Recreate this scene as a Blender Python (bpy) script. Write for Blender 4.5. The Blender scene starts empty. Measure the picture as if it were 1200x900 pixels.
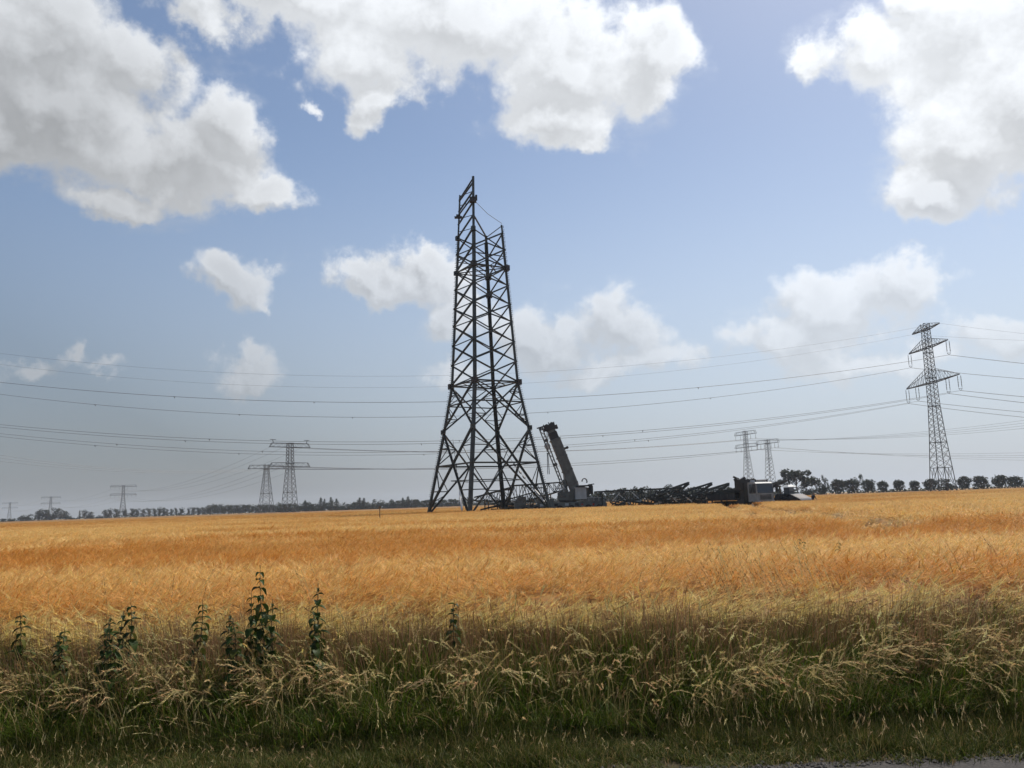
import bpy, math, random
import numpy as np
from mathutils import Vector, Matrix
SC = bpy.context.scene
COL = SC.collection
PI = math.pi
rad = math.radians

# ------------------------------------------------------------------ camera
F, EYE = 942.0, 1.75                        # focal length in pixels of a 1200 px wide frame, eye height
PITCH, ROLL = rad(8.42), rad(-1.98)
cam = bpy.data.cameras.new('camera'); co = bpy.data.objects.new('camera', cam); COL.objects.link(co)
cam.sensor_width = 36; cam.lens = F / 1200 * 36; cam.clip_start = 0.1; cam.clip_end = 12000
RM = Matrix.Rotation(PI/2 + PITCH, 3, 'X') @ Matrix.Rotation(ROLL, 3, 'Z')
co.matrix_world = Matrix.Translation((0, 0, EYE)) @ RM.to_4x4()
SC.camera = co
def ray(u, v): return RM @ Vector((u - 600, 450 - v, -F))
def at(u, v, Y):
    d = ray(u, v); return Vector((0, 0, EYE)) + d * (Y / d.y)

# ------------------------------------------------------------------ light, sky, exposure
SUN_AZ, SUN_EL = rad(38), rad(54)
sun = bpy.data.lights.new('sun', 'SUN'); sun.energy = 4.7; sun.angle = rad(0.53); sun.color = (1, .955, .88)
so = bpy.data.objects.new('sun', sun); COL.objects.link(so)
sdir = Vector((math.sin(SUN_AZ)*math.cos(SUN_EL), math.cos(SUN_AZ)*math.cos(SUN_EL), math.sin(SUN_EL)))
so.rotation_euler = sdir.to_track_quat('Z', 'Y').to_euler()
SC.view_settings.view_transform = 'Standard'; SC.view_settings.look = 'None'
SC.view_settings.exposure = 0.0; SC.view_settings.gamma = 1
SC.cycles.max_bounces = 5; SC.cycles.diffuse_bounces = 3; SC.cycles.glossy_bounces = 2
SC.cycles.transmission_bounces = 4; SC.cycles.volume_bounces = 1; SC.cycles.transparent_max_bounces = 8
SC.cycles.use_denoising = True

world = bpy.data.worlds.new('World'); SC.world = world; world.use_nodes = True
def stereo(d):
    d = d.normalized(); return Vector((d.x, d.z)) * (2 / (1 + d.y))
# cumulus clouds: (u, v, half width, half height, tilt, strength) of each puff, turned into directions below
PUFFS = [(70,110,175,105,22,1),(200,185,140,68,22,1),(40,20,130,90,10,1),(-20,150,130,90,0,1),(262,150,62,52,0,1),(295,238,58,30,8,1),(130,232,70,32,15,.9),
 (150,60,85,60,35,.9),
 (520,15,210,80,0,1),(665,70,130,85,0,1),(650,135,85,42,-5,1),(440,60,90,62,0,1),(440,142,34,34,0,1),(448,112,52,34,0,1),(330,-12,150,45,0,1),(235,12,55,35,30,.9),(755,70,60,60,0,1),(688,158,32,24,0,.9),
 (1130,50,160,115,0,1),(1000,60,72,58,0,1),(950,80,30,34,0,.9),(1150,180,125,78,0,1),(1090,238,66,32,0,1),(1215,130,110,120,0,1),(1050,0,50,35,0,.9),
 (367,127,28,18,30,.5),(268,335,62,34,16,.95),(312,358,24,18,20,.6),(292,420,74,28,0,.72),(72,410,34,24,30,.55),(110,426,70,22,8,.5),(20,425,80,26,0,.45),
 (478,322,75,40,-6,1),(418,336,44,24,15,.95),(505,300,40,28,0,1),(525,378,42,42,0,.85),(630,388,72,44,10,.95),(735,385,62,54,0,.95),(760,425,90,36,0,.75),(700,425,120,34,0,.7),
 (1000,368,130,52,-8,.85),(1065,338,72,40,-15,.9),(925,402,120,34,0,.7),(1160,400,80,50,0,.7),(560,450,110,30,0,.4),(1030,430,190,42,0,.68),(860,395,80,40,0,.5)]
def cloud_group():
    g = bpy.data.node_groups.new('cloud_density', 'ShaderNodeTree')
    g.interface.new_socket('P', in_out='INPUT', socket_type='NodeSocketVector')
    g.interface.new_socket('Warp', in_out='INPUT', socket_type='NodeSocketVector')
    g.interface.new_socket('D', in_out='OUTPUT', socket_type='NodeSocketFloat')
    N, L = g.nodes, g.links
    gi = N.new('NodeGroupInput'); go = N.new('NodeGroupOutput')
    add = N.new('ShaderNodeVectorMath'); add.operation = 'ADD'
    L.new(gi.outputs[0], add.inputs[0]); L.new(gi.outputs[1], add.inputs[1])
    prev = None
    for (u, v, rx, ry, rot, st) in PUFFS:
        c = stereo(ray(u, v)); a = rad(rot)
        e1 = stereo(ray(u + rx*math.cos(a), v + rx*math.sin(a))) - c
        e2 = stereo(ray(u - ry*math.sin(a), v + ry*math.cos(a))) - c
        m = N.new('ShaderNodeMapping'); m.vector_type = 'TEXTURE'
        m.inputs['Location'].default_value = (c.x, c.y, 0)
        m.inputs['Rotation'].default_value = (0, 0, math.atan2(e1.y, e1.x))
        m.inputs['Scale'].default_value = (e1.length*1.12, e2.length*1.12, 1)
        L.new(add.outputs[0], m.inputs['Vector'])
        ln = N.new('ShaderNodeVectorMath'); ln.operation = 'LENGTH'; L.new(m.outputs[0], ln.inputs[0])
        s = N.new('ShaderNodeMath'); s.operation = 'SUBTRACT'; s.inputs[0].default_value = st; L.new(ln.outputs['Value'], s.inputs[1])
        if prev is None: prev = s.outputs[0]
        else:
            k = N.new('ShaderNodeMath'); k.operation = 'SMOOTH_MAX'; k.inputs[2].default_value = .25
            L.new(prev, k.inputs[0]); L.new(s.outputs[0], k.inputs[1]); prev = k.outputs[0]
    L.new(prev, go.inputs[0])
    return g
def build_world():
    nt = world.node_tree; N, L = nt.nodes, nt.links; N.clear()
    def math_(op, a, b=None, c=None, clamp=False):
        n = N.new('ShaderNodeMath'); n.operation = op; n.use_clamp = clamp
        for i, x in enumerate((a, b, c)):
            if x is None: continue
            if isinstance(x, (int, float)): n.inputs[i].default_value = x
            else: L.new(x, n.inputs[i])
        return n.outputs[0]
    def vm(op, a, b=None, sc=None):
        n = N.new('ShaderNodeVectorMath'); n.operation = op
        for i, x in enumerate((a, b)):
            if x is None: continue
            if isinstance(x, tuple): n.inputs[i].default_value = x
            else: L.new(x, n.inputs[i])
        if sc is not None: n.inputs['Scale'].default_value = sc
        return n.outputs['Value'] if op in ('DOT_PRODUCT', 'LENGTH') else n.outputs[0]
    def noise(vec, scale, detail, rough=.55, dist=0):
        n = N.new('ShaderNodeTexNoise'); n.inputs['Scale'].default_value = scale; n.inputs['Detail'].default_value = detail
        n.inputs['Roughness'].default_value = rough; n.inputs['Distortion'].default_value = dist; L.new(vec, n.inputs['Vector']); return n
    def maprange(x, a, b, c, d, kind='SMOOTHSTEP'):
        n = N.new('ShaderNodeMapRange'); n.interpolation_type = kind; L.new(x, n.inputs[0])
        for i, k in enumerate((a, b, c, d)): n.inputs[1+i].default_value = k
        return n.outputs[0]
    def mix(f, a, b):
        n = N.new('ShaderNodeMix'); n.data_type = 'RGBA'
        if isinstance(f, (int, float)): n.inputs[0].default_value = f
        else: L.new(f, n.inputs[0])
        for i, x in ((6, a), (7, b)):
            if isinstance(x, tuple): n.inputs[i].default_value = x
            else: L.new(x, n.inputs[i])
        return n.outputs[2]
    tc = N.new('ShaderNodeTexCoord'); dirv = vm('NORMALIZE', tc.outputs['Generated'])
    sx = N.new('ShaderNodeSeparateXYZ'); L.new(dirv, sx.inputs[0])
    k = math_('DIVIDE', 2, math_('MAXIMUM', math_('ADD', sx.outputs[1], 1.0), .05))
    cx = N.new('ShaderNodeCombineXYZ'); L.new(math_('MULTIPLY', sx.outputs[0], k), cx.inputs[0]); L.new(math_('MULTIPLY', sx.outputs[2], k), cx.inputs[1])
    P = cx.outputs[0]
    g = cloud_group(); ss = stereo(sdir)
    pz = math_('MAXIMUM', sx.outputs[2], .06)
    outside = maprange(vm('LENGTH', P), .78, 1.05, 0, 1)
    def blend(a, b, f):
        return math_('MULTIPLY_ADD', math_('SUBTRACT', b, a), f, a)
    def field(off):
        """cloud thickness in the direction looked at, moved a little towards the sun by off"""
        dv = vm('ADD', dirv, tuple(sdir*off)); PP = vm('ADD', P, (ss.x*off, ss.y*off, 0))
        w = vm('SCALE', vm('SUBTRACT', noise(dv, 6.5, 8, .60).outputs['Color'], (.5, .5, .5)), None, .17)
        n = N.new('ShaderNodeGroup'); n.node_tree = g; L.new(PP, n.inputs[0]); L.new(w, n.inputs[1])
        pl = N.new('ShaderNodeCombineXYZ'); L.new(math_('DIVIDE', sx.outputs[0], pz), pl.inputs[0]); L.new(math_('DIVIDE', sx.outputs[1], pz), pl.inputs[1])
        rest = math_('MULTIPLY_ADD', noise(vm('ADD', pl.outputs[0], (ss.x*off*2, off*2, 0)), 1.1, 8, .52).outputs['Fac'], 5.0, -2.75)
        det = math_('MULTIPLY_ADD', noise(dv, 15, 9, .60).outputs['Fac'], .95, -.475)
        wv = vm('ADD', dv, vm('SCALE', noise(dv, 9, 3, .5).outputs['Color'], None, .08))
        det = math_('ADD', det, math_('MULTIPLY_ADD', noise(dv, 48, 6, .6).outputs['Fac'], .42, -.21))
        for sc_, am in ((11, .38), (27, .24)):               # rounded billows
            vo = N.new('ShaderNodeTexVoronoi'); vo.feature = 'SMOOTH_F1'; vo.inputs['Scale'].default_value = sc_; vo.inputs['Smoothness'].default_value = .35; L.new(wv, vo.inputs['Vector'])
            det = math_('ADD', det, math_('MULTIPLY_ADD', vo.outputs['Distance'], -am, am*.42))
        return math_('ADD', blend(n.outputs[0], rest, outside), det)
    D = field(0); Ds = field(.022)
    wisp = noise(vm('MULTIPLY', dirv, (1, 1, 3.0)), 5, 8, .62)
    soft = maprange(math_('MULTIPLY_ADD', wisp.outputs['Fac'], 1.2, math_('MULTIPLY_ADD', D, .45, -.62)), -.05, .38, 0, .42)
    alpha = math_('MAXIMUM', maprange(D, -.05, .38, 0, 1), soft)
    alpha = math_('MULTIPLY', alpha, maprange(sx.outputs[2], .0, .34, .35, 1, 'LINEAR'))
    thick = maprange(D, .05, .95, 0, 1)
    relief = math_('MINIMUM', math_('MAXIMUM', math_('MULTIPLY', math_('SUBTRACT', D, Ds), .55), -.09), .15)
    sunny = maprange(vm('DOT_PRODUCT', dirv, tuple(sdir)), .35, .95, 0, 1, 'LINEAR')
    vary = noise(dirv, 4.0, 4, .5)
    b = math_('MULTIPLY_ADD', thick, -.15, .80)
    b = math_('ADD', b, relief)
    b = math_('ADD', b, math_('MULTIPLY_ADD', vary.outputs['Fac'], .36, -.18))
    b = math_('MULTIPLY', b, math_('MULTIPLY_ADD', sunny, .80, .72))
    b = math_('MINIMUM', math_('MAXIMUM', b, .36), 1.35)
    cc = N.new('ShaderNodeCombineColor'); L.new(math_('MULTIPLY', b, .965), cc.inputs[0]); L.new(b, cc.inputs[1]); L.new(math_('MULTIPLY', b, 1.045), cc.inputs[2])
    sky = N.new('ShaderNodeTexSky'); sky.sky_type = 'NISHITA'; sky.sun_disc = False
    sky.sun_elevation = SUN_EL; sky.sun_rotation = SUN_AZ; sky.altitude = 100
    sky.air_density = 1.0; sky.dust_density = 1.0; sky.ozone_density = 1.1
    bs = N.new('ShaderNodeBackground'); bs.inputs['Strength'].default_value = SKY_STRENGTH; L.new(sky.outputs[0], bs.inputs[0])
    bc = N.new('ShaderNodeBackground'); bc.inputs['Strength'].default_value = CLOUD_STRENGTH; L.new(cc.outputs[0], bc.inputs[0])
    # grey mist bank low over the land, darker away from the sun
    veil = maprange(sx.outputs[2], -.05, .46, .95, .0, 'SMOOTHSTEP')
    vb = math_('MULTIPLY_ADD', sunny, .78, .225)
    vc = N.new('ShaderNodeCombineColor'); L.new(math_('MULTIPLY', vb, .91), vc.inputs[0]); L.new(vb, vc.inputs[1]); L.new(math_('MULTIPLY', vb, 1.13), vc.inputs[2])
    bv = N.new('ShaderNodeBackground'); L.new(vc.outputs[0], bv.inputs[0])
    mv = N.new('ShaderNodeMixShader'); L.new(veil, mv.inputs[0]); L.new(bs.outputs[0], mv.inputs[1]); L.new(bv.outputs[0], mv.inputs[2]); bs = mv
    ms = N.new('ShaderNodeMixShader'); L.new(alpha, ms.inputs[0]); L.new(bs.outputs[0], ms.inputs[1]); L.new(bc.outputs[0], ms.inputs[2])
    out = N.new('ShaderNodeOutputWorld'); L.new(ms.outputs[0], out.inputs[0])
SKY_STRENGTH, CLOUD_STRENGTH = 0.110, 0.83
build_world()
world.cycles.sampling_method = 'MANUAL'; world.cycles.sample_map_resolution = 512
HAZE = 0.00016
TRIAL = ''

# ------------------------------------------------------------------ tagging
def tag(o, label=None, cat=None, group=None, kind=None):
    if label: o['label'] = label
    if cat: o['category'] = cat
    if group: o['group'] = group
    if kind: o['kind'] = kind
    return o
def empty(name, loc=(0, 0, 0), rz=0.0, label=None, cat=None, group=None):
    o = bpy.data.objects.new(name, None); COL.objects.link(o); o.location = loc; o.rotation_euler = (0, 0, rz)
    o.empty_display_size = .2
    return tag(o, label, cat, group)
def link(name, me, parent=None, matrix=None):
    o = bpy.data.objects.new(name, me); COL.objects.link(o)
    if parent: o.parent = parent
    if matrix is not None: o.matrix_basis = matrix
    return o
def copy_tree(o, parent=None):
    c = o.copy(); COL.objects.link(c)
    if parent: c.parent = parent
    for ch in list(o.children): copy_tree(ch, c)
    return c

# ------------------------------------------------------------------ materials
def mat(name, color, rough=.6, metal=0.0, var=.15, scale=3.0, bump=0.0, dirt=None, spec=.5):
    m = bpy.data.materials.new(name); m.use_nodes = True; nt = m.node_tree; N, L = nt.nodes, nt.links
    b = N['Principled BSDF']; b.inputs['Roughness'].default_value = rough; b.inputs['Metallic'].default_value = metal
    b.inputs['Specular IOR Level'].default_value = spec
    tc = N.new('ShaderNodeTexCoord'); n = N.new('ShaderNodeTexNoise'); n.inputs['Scale'].default_value = scale
    n.inputs['Detail'].default_value = 5; L.new(tc.outputs['Object'], n.inputs['Vector'])
    r = N.new('ShaderNodeValToRGB')
    c = Vector(color); d = Vector(dirt) if dirt else c*(1-var*1.6)
    r.color_ramp.elements[0].position = .3; r.color_ramp.elements[1].position = .68
    r.color_ramp.elements[0].color = (*d, 1); r.color_ramp.elements[1].color = (*(c*(1+var)), 1)
    L.new(n.outputs['Fac'], r.inputs[0]); L.new(r.outputs[0], b.inputs['Base Color'])
    if bump:
        bp = N.new('ShaderNodeBump'); bp.inputs['Strength'].default_value = bump; L.new(n.outputs['Fac'], bp.inputs['Height']); L.new(bp.outputs[0], b.inputs['Normal'])
    return m
def leafy(name, transl=.35, mulnoise=None, rough=.6, sat=None):
    """colour from the mesh's Col attribute, a share of light passing through the leaf"""
    m = bpy.data.materials.new(name); m.use_nodes = True; nt = m.node_tree; N, L = nt.nodes, nt.links
    b = N['Principled BSDF']; b.inputs['Roughness'].default_value = rough; b.inputs['Specular IOR Level'].default_value = .10
    at_ = N.new('ShaderNodeAttribute'); at_.attribute_name = 'Col'
    col = at_.outputs['Color']
    if mulnoise: col = mulnoise(N, L, col)
    t = N.new('ShaderNodeBsdfTranslucent'); L.new(col, t.inputs[0]); L.new(col, b.inputs['Base Color'])
    mx = N.new('ShaderNodeMixShader'); mx.inputs[0].default_value = transl
    L.new(b.outputs[0], mx.inputs[1]); L.new(t.outputs[0], mx.inputs[2]); L.new(mx.outputs[0], N['Material Output'].inputs[0])
    return m

M = {}
M['tower_steel'] = mat('new_tower_steel', (.034, .040, .035), .5, .2, .35, .8)
M['old_steel'] = mat('weathered_galvanised_steel', (.075, .08, .08), .6, .3, .2, 1)
M['plate_steel'] = mat('rust_primed_plate', (.035, .028, .026), .7, .1, .3, 4)
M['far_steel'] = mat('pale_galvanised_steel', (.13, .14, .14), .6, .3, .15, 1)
M['cable'] = mat('aluminium_cable', (.13, .135, .14), .5, .5, .1, 1)
M['insulator'] = mat('brown_porcelain', (.07, .065, .06), .35, 0, .2, 6)
M['crane_grey'] = mat('crane_dark_grey_paint', (.125, .137, .13), .45, .0, .25, 1.2)
M['crane_light'] = mat('crane_light_grey_paint', (.45, .46, .46), .45, .0, .12, 1.5)
M['crane_edge'] = mat('crane_lighter_edge_paint', (.20, .21, .205), .5, 0, .3, 1)  # lighter tone for the edge plate along the boom
M['crane_black'] = mat('crane_black_parts', (.025, .025, .025), .6, 0, .2, 2)
M['red'] = mat('red_lamp_plastic', (.35, .03, .02), .3, 0, .1, 3)
M['white'] = mat('white_truck_paint', (.40, .41, .40), .5, 0, .08, 1.2, dirt=(.24, .23, .21))
M['glass'] = mat('dark_window_glass', (.02, .022, .025), .06, 0, .1, 1, spec=.9)
M['tyre'] = mat('tyre_rubber', (.022, .022, .022), .85, 0, .2, 3)
M['truck_dark'] = mat('dark_truck_frame', (.03, .031, .032), .6, 0, .25, 2)
M['load'] = mat('dark_folded_loader_steel', (.03, .028, .026), .6, .1, .3, 2)
M['bright_bar'] = mat('bright_metal_and_sunlit_steel', (.55, .56, .55), .4, .4, .1, 3)  # bright metal; on the loose bars, sunlight put into the colour
M['car'] = mat('dark_car_paint', (.035, .037, .042), .3, 0, .1, 1)
M['pink_pale'] = mat('painted_sky_reflection_screen', (.17, .145, .135), .7, 0, .1, 2)  # sky reflection on the van's windscreen, put into one pale matte colour
M['cloth'] = mat('dark_work_clothes', (.03, .032, .045), .9, 0, .2, 8)
M['skin'] = mat('skin', (.42, .25, .18), .6, 0, .08, 10)
M['hair'] = mat('short_brown_hair', (.05, .035, .025), .8, 0, .2, 20)
M['bark'] = mat('grey_brown_bark', (.07, .058, .045), .9, 0, .3, 3)
M['wood'] = mat('weathered_wood', (.16, .12, .08), .85, 0, .3, 4)
M['rope'] = mat('hemp_rope', (.2, .19, .17), .8, 0, .1, 4)
M['white_sleeve'] = mat('white_sling_sleeve', (.72, .70, .66), .7, 0, .1, 5)

# ------------------------------------------------------------------ mesh helpers
class MB:
    def __init__(s): s.v, s.f = [], []
    def add(s, vs, fs):
        b = len(s.v); s.v += [tuple(x) for x in vs]; s.f += [tuple(b+i for i in q) for q in fs]; return s
    def box(s, c, d, rot=None):
        x, y, z = d[0]/2, d[1]/2, d[2]/2
        vs = [Vector((i*x, j*y, k*z)) for k in (-1, 1) for j in (-1, 1) for i in (-1, 1)]
        if rot is not None: vs = [rot @ p for p in vs]
        vs = [p + Vector(c) for p in vs]
        return s.add(vs, [(0,2,3,1),(4,5,7,6),(0,1,5,4),(2,6,7,3),(0,4,6,2),(1,3,7,5)])
    def bar(s, a, b, w, h=None, up=None):
        a, b = Vector(a), Vector(b); d = b - a; L = d.length
        if L < 1e-6: return s
        q = d.to_track_quat('Z', 'Y').to_matrix()
        return s.box((a+b)/2, (w, h or w, L), q)
    def prism(s, pts, y0, y1):
        """closed outline in x,z, drawn out along y"""
        n = len(pts); vs = [(x, y0, z) for x, z in pts] + [(x, y1, z) for x, z in pts]
        return s.add(vs, [tuple(range(n)), tuple(range(2*n-1, n-1, -1))] + [(i, i+n, (i+1) % n + n, (i+1) % n) for i in range(n)])
    def tube(s, pts, r, n=6, cap=True):
        pts = [Vector(p) for p in pts]; m = len(pts); rs = r if isinstance(r, (list, tuple)) else [r]*m
        vs = []
        for i, p in enumerate(pts):
            d = (pts[min(i+1, m-1)] - pts[max(i-1, 0)]).normalized()
            a = d.cross(Vector((0, 0, 1)));  a = a.normalized() if a.length > .05 else Vector((1, 0, 0)); b = d.cross(a)
            vs += [p + (a*math.cos(2*PI*k/n) + b*math.sin(2*PI*k/n))*rs[i] for k in range(n)]
        fs = [(i*n+k, i*n+(k+1) % n, (i+1)*n+(k+1) % n, (i+1)*n+k) for i in range(m-1) for k in range(n)]
        if cap: fs += [tuple(range(n-1, -1, -1)), tuple(range((m-1)*n, m*n))]
        return s.add(vs, fs)
    def lathe(s, prof, c, axis='Z', n=16):
        vs = []
        for r, z in prof:
            for k in range(n):
                a = 2*PI*k/n; p = (r*math.cos(a), r*math.sin(a), z)
                if axis == 'Y': p = (p[0], p[2], p[1])
                if axis == 'X': p = (p[2], p[0], p[1])
                vs.append(Vector(p) + Vector(c))
        m = len(prof)
        fs = [(i*n+k, i*n+(k+1) % n, (i+1)*n+(k+1) % n, (i+1)*n+k) for i in range(m-1) for k in range(n)]
        return s.add(vs, fs)
    def mesh(s, name, m):
        me = bpy.data.meshes.new(name); me.from_pydata(s.v, [], s.f); me.update()
        if m: me.materials.append(m)
        return me
    def build(s, name, m, parent=None, kind=None, matrix=None):
        o = link(name, s.mesh(name, m), parent, matrix)
        if kind: o['kind'] = kind
        return o
def np_mesh(name, V, Q, C=None, m=None, T=None):
    """mesh from numpy vertices, quads (and triangles) and one colour per vertex"""
    me = bpy.data.meshes.new(name); V = np.asarray(V, np.float32); me.vertices.add(len(V)); me.vertices.foreach_set('co', V.ravel())
    idx = []; tot = []
    if Q is not None and len(Q): idx.append(np.asarray(Q).ravel()); tot.append(np.full(len(Q), 4))
    if T is not None and len(T): idx.append(np.asarray(T).ravel()); tot.append(np.full(len(T), 3))
    idx = np.concatenate(idx).astype(np.int32); tot = np.concatenate(tot).astype(np.int32)
    me.loops.add(len(idx)); me.loops.foreach_set('vertex_index', idx)
    me.polygons.add(len(tot)); st = np.concatenate([[0], np.cumsum(tot)[:-1]]).astype(np.int32)
    me.polygons.foreach_set('loop_start', st)
    try: me.polygons.foreach_set('loop_total', tot)
    except Exception: pass
    me.update(calc_edges=True); me.validate()
    if C is not None:
        a = me.attributes.new('Col', 'FLOAT_COLOR', 'POINT'); C = np.asarray(C, np.float32)
        a.data.foreach_set('color', np.c_[C, np.ones(len(C))].astype(np.float32).ravel())
    if m: me.materials.append(m)
    return me
# unit L-profile bar along +Z used (scaled) for every lattice member
def unit_L(name, m):
    t = .16
    o = [(0, 0), (1, 0), (1, t), (t, t), (t, 1), (0, 1)]
    o = [(x-.35, y-.35) for x, y in o]
    b = MB(); b.add([(x, y, 0) for x, y in o] + [(x, y, 1) for x, y in o],
        [(5,4,3,0), (3,2,1,0), (6,9,10,11), (6,7,8,9)] + [(i, (i+1) % 6, (i+1) % 6+6, i+6) for i in range(6)])
    return b.mesh(name, m)
UNIT = {k: unit_L('angle_bar', M[k]) for k in ('tower_steel', 'old_steel', 'bright_bar', 'far_steel')}
def bar_matrix(a, b, w, spin=0.0):
    a, b = Vector(a), Vector(b); d = b - a
    q = d.to_track_quat('Z', 'Y').to_matrix().to_4x4() @ Matrix.Rotation(spin, 4, 'Z')
    return Matrix.Translation(a) @ q @ Matrix.Diagonal((w, w, d.length, 1))
def brace(parent, a, b, w, name='brace', m='tower_steel', spin=0.0):
    return link(name, UNIT[m], parent, bar_matrix(a, b, w, spin))
def lerp(a, b, t): return Vector(a)*(1-t) + Vector(b)*t

# ------------------------------------------------------------------ ground, road
def far_field_noise(N, L): pass
def ground():
    m = bpy.data.materials.new('field_soil'); m.use_nodes = True; nt = m.node_tree; N, L = nt.nodes, nt.links
    b = N['Principled BSDF']; b.inputs['Roughness'].default_value = .95; b.inputs['Specular IOR Level'].default_value = .1
    g = N.new('ShaderNodeNewGeometry'); sp = N.new('ShaderNodeSeparateXYZ'); L.new(g.outputs['Position'], sp.inputs[0])
    n = N.new('ShaderNodeTexNoise'); n.inputs['Scale'].default_value = .9; n.inputs['Detail'].default_value = 9; n.inputs['Roughness'].default_value = .7; L.new(g.outputs['Position'], n.inputs['Vector'])
    r = N.new('ShaderNodeValToRGB'); r.color_ramp.elements[0].color = (.03, .026, .014, 1); r.color_ramp.elements[1].color = (.085, .065, .035, 1); L.new(n.outputs['Fac'], r.inputs[0])
    n2 = N.new('ShaderNodeTexNoise'); n2.inputs['Scale'].default_value = .006; n2.inputs['Detail'].default_value = 4; L.new(g.outputs['Position'], n2.inputs['Vector'])
    r2 = N.new('ShaderNodeValToRGB'); r2.color_ramp.elements[0].color = (.30, .19, .07, 1); r2.color_ramp.elements[1].color = (.16, .17, .06, 1)
    r2.color_ramp.elements[0].position = .5; r2.color_ramp.elements[1].position = .62; L.new(n2.outputs['Fac'], r2.inputs[0])
    mr = N.new('ShaderNodeMapRange'); L.new(sp.outputs[1], mr.inputs[0]); mr.inputs[1].default_value = 250; mr.inputs[2].default_value = 330
    mx = N.new('ShaderNodeMix'); mx.data_type = 'RGBA'; L.new(mr.outputs[0], mx.inputs[0]); L.new(r.outputs[0], mx.inputs[6]); L.new(r2.outputs[0], mx.inputs[7])
    L.new(mx.outputs[2], b.inputs['Base Color'])
    bp = N.new('ShaderNodeBump'); bp.inputs['Strength'].default_value = .5; bp.inputs['Distance'].default_value = .05; L.new(n.outputs['Fac'], bp.inputs['Height']); L.new(bp.outputs[0], b.inputs['Normal'])
    b_ = MB(); b_.add([(-3000, -300, 0), (3000, -300, 0), (3000, 3400, 0), (-3000, 3400, 0)], [(0, 1, 2, 3)])
    b_.build('ground', m, kind='structure')
    a = bpy.data.materials.new('worn_asphalt'); a.use_nodes = True; N, L = a.node_tree.nodes, a.node_tree.links
    b = N['Principled BSDF']; b.inputs['Roughness'].default_value = .9
    g = N.new('ShaderNodeNewGeometry')
    n = N.new('ShaderNodeTexNoise'); n.inputs['Scale'].default_value = 60; n.inputs['Detail'].default_value = 4; L.new(g.outputs['Position'], n.inputs['Vector'])
    r = N.new('ShaderNodeValToRGB'); r.color_ramp.elements[0].position = .35; r.color_ramp.elements[1].position = .7
    r.color_ramp.elements[0].color = (.016, .013, .011, 1); r.color_ramp.elements[1].color = (.055, .046, .040, 1); L.new(n.outputs['Fac'], r.inputs[0]); L.new(r.outputs[0], b.inputs['Base Color'])
    bp = N.new('ShaderNodeBump'); bp.inputs['Strength'].default_value = .8; bp.inputs['Distance'].default_value = .01; L.new(n.outputs['Fac'], bp.inputs['Height']); L.new(bp.outputs[0], b.inputs['Normal'])
    rs = random.Random(3); xs = [i*.12 for i in range(-150, 151)]
    v = []
    for x in xs: v += [(x, ROAD_EDGE + .035*(x-2) + .03*math.sin(x*1.7) + rs.uniform(-.03, .03), .006), (x, -1.2, .02)]
    n_ = len(xs); MB().add(v, [(2*i, 2*i+1, 2*i+3, 2*i+2) for i in range(n_-1)]).build('road', a, kind='structure')
ROAD_EDGE = 5.56
ground()
def gravel():
    r = random.Random(6); b = MB()
    for i in range(1500):
        x = r.uniform(-5, 5.2); y = ROAD_EDGE+.035*(x-2)+abs(r.gauss(0, .07))-.10; s = r.uniform(.004, .016); a = r.uniform(0, 3)
        p = [Vector((math.cos(a)*s*r.uniform(.7, 1.4), math.sin(a)*s, 0)), Vector((-math.sin(a)*s, math.cos(a)*s*r.uniform(.7, 1.3), 0))]
        c = Vector((x, y, .008+s*.3)); u = Vector((0, 0, s*.8))
        b.add([c+p[0], c+p[1], c-p[0], c-p[1], c+u, c-u], [(0,1,4), (1,2,4), (2,3,4), (3,0,4), (1,0,5), (2,1,5), (3,2,5), (0,3,5)])
    o = b.build('gravel', mat('road_edge_gravel', (.13, .115, .095), .9, 0, .4, 30), kind='stuff'); o['label'] = 'loose gravel along the crumbling edge of the road'; o['category'] = 'gravel'

# ------------------------------------------------------------------ grass and barley: ribbons
def ribbons(rng, n, base, az, L, t0, bend, w, K=4, twist=1.0, power=1.4, tip=.15):
    """n curved tapering ribbons; returns verts (n,K+1,2,3), centre line (n,K+1,3)"""
    s = np.linspace(0, 1, K+1); sm = (s[:-1]+s[1:])/2
    th = t0[:, None] + bend[:, None]*sm[None]**power
    dx = np.sin(th); dz = np.cos(th)
    step = (L/K)[:, None]
    hx = np.concatenate([np.zeros((n, 1)), np.cumsum(dx*step, 1)], 1); hz = np.concatenate([np.zeros((n, 1)), np.cumsum(dz*step, 1)], 1)
    P = np.stack([base[:, 0:1] + hx*np.cos(az)[:, None], base[:, 1:2] + hx*np.sin(az)[:, None], base[:, 2:3] + hz], -1)
    wa = az + PI/2 + rng.uniform(-twist, twist, n)
    W = np.stack([np.cos(wa), np.sin(wa), np.zeros(n)], -1)[:, None, :]
    ww = (w[:, None]*(1-(1-tip)*s[None]**1.3))[..., None]/2
    V = np.stack([P - W*ww, P + W*ww], 2)
    return V, P
def ribbon_arrays(V, col, K, off):
    n = V.shape[0]; a = np.arange(n)[:, None]*(2*(K+1)) + np.arange(K)[None]*2 + off
    Q = np.stack([a, a+1, a+3, a+2], -1).reshape(-1, 4)
    C = np.repeat(col, 2*(K+1), 0) if col.ndim == 2 else np.repeat(col, 2, 1).reshape(-1, 3)
    return V.reshape(-1, 3), Q, C
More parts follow.
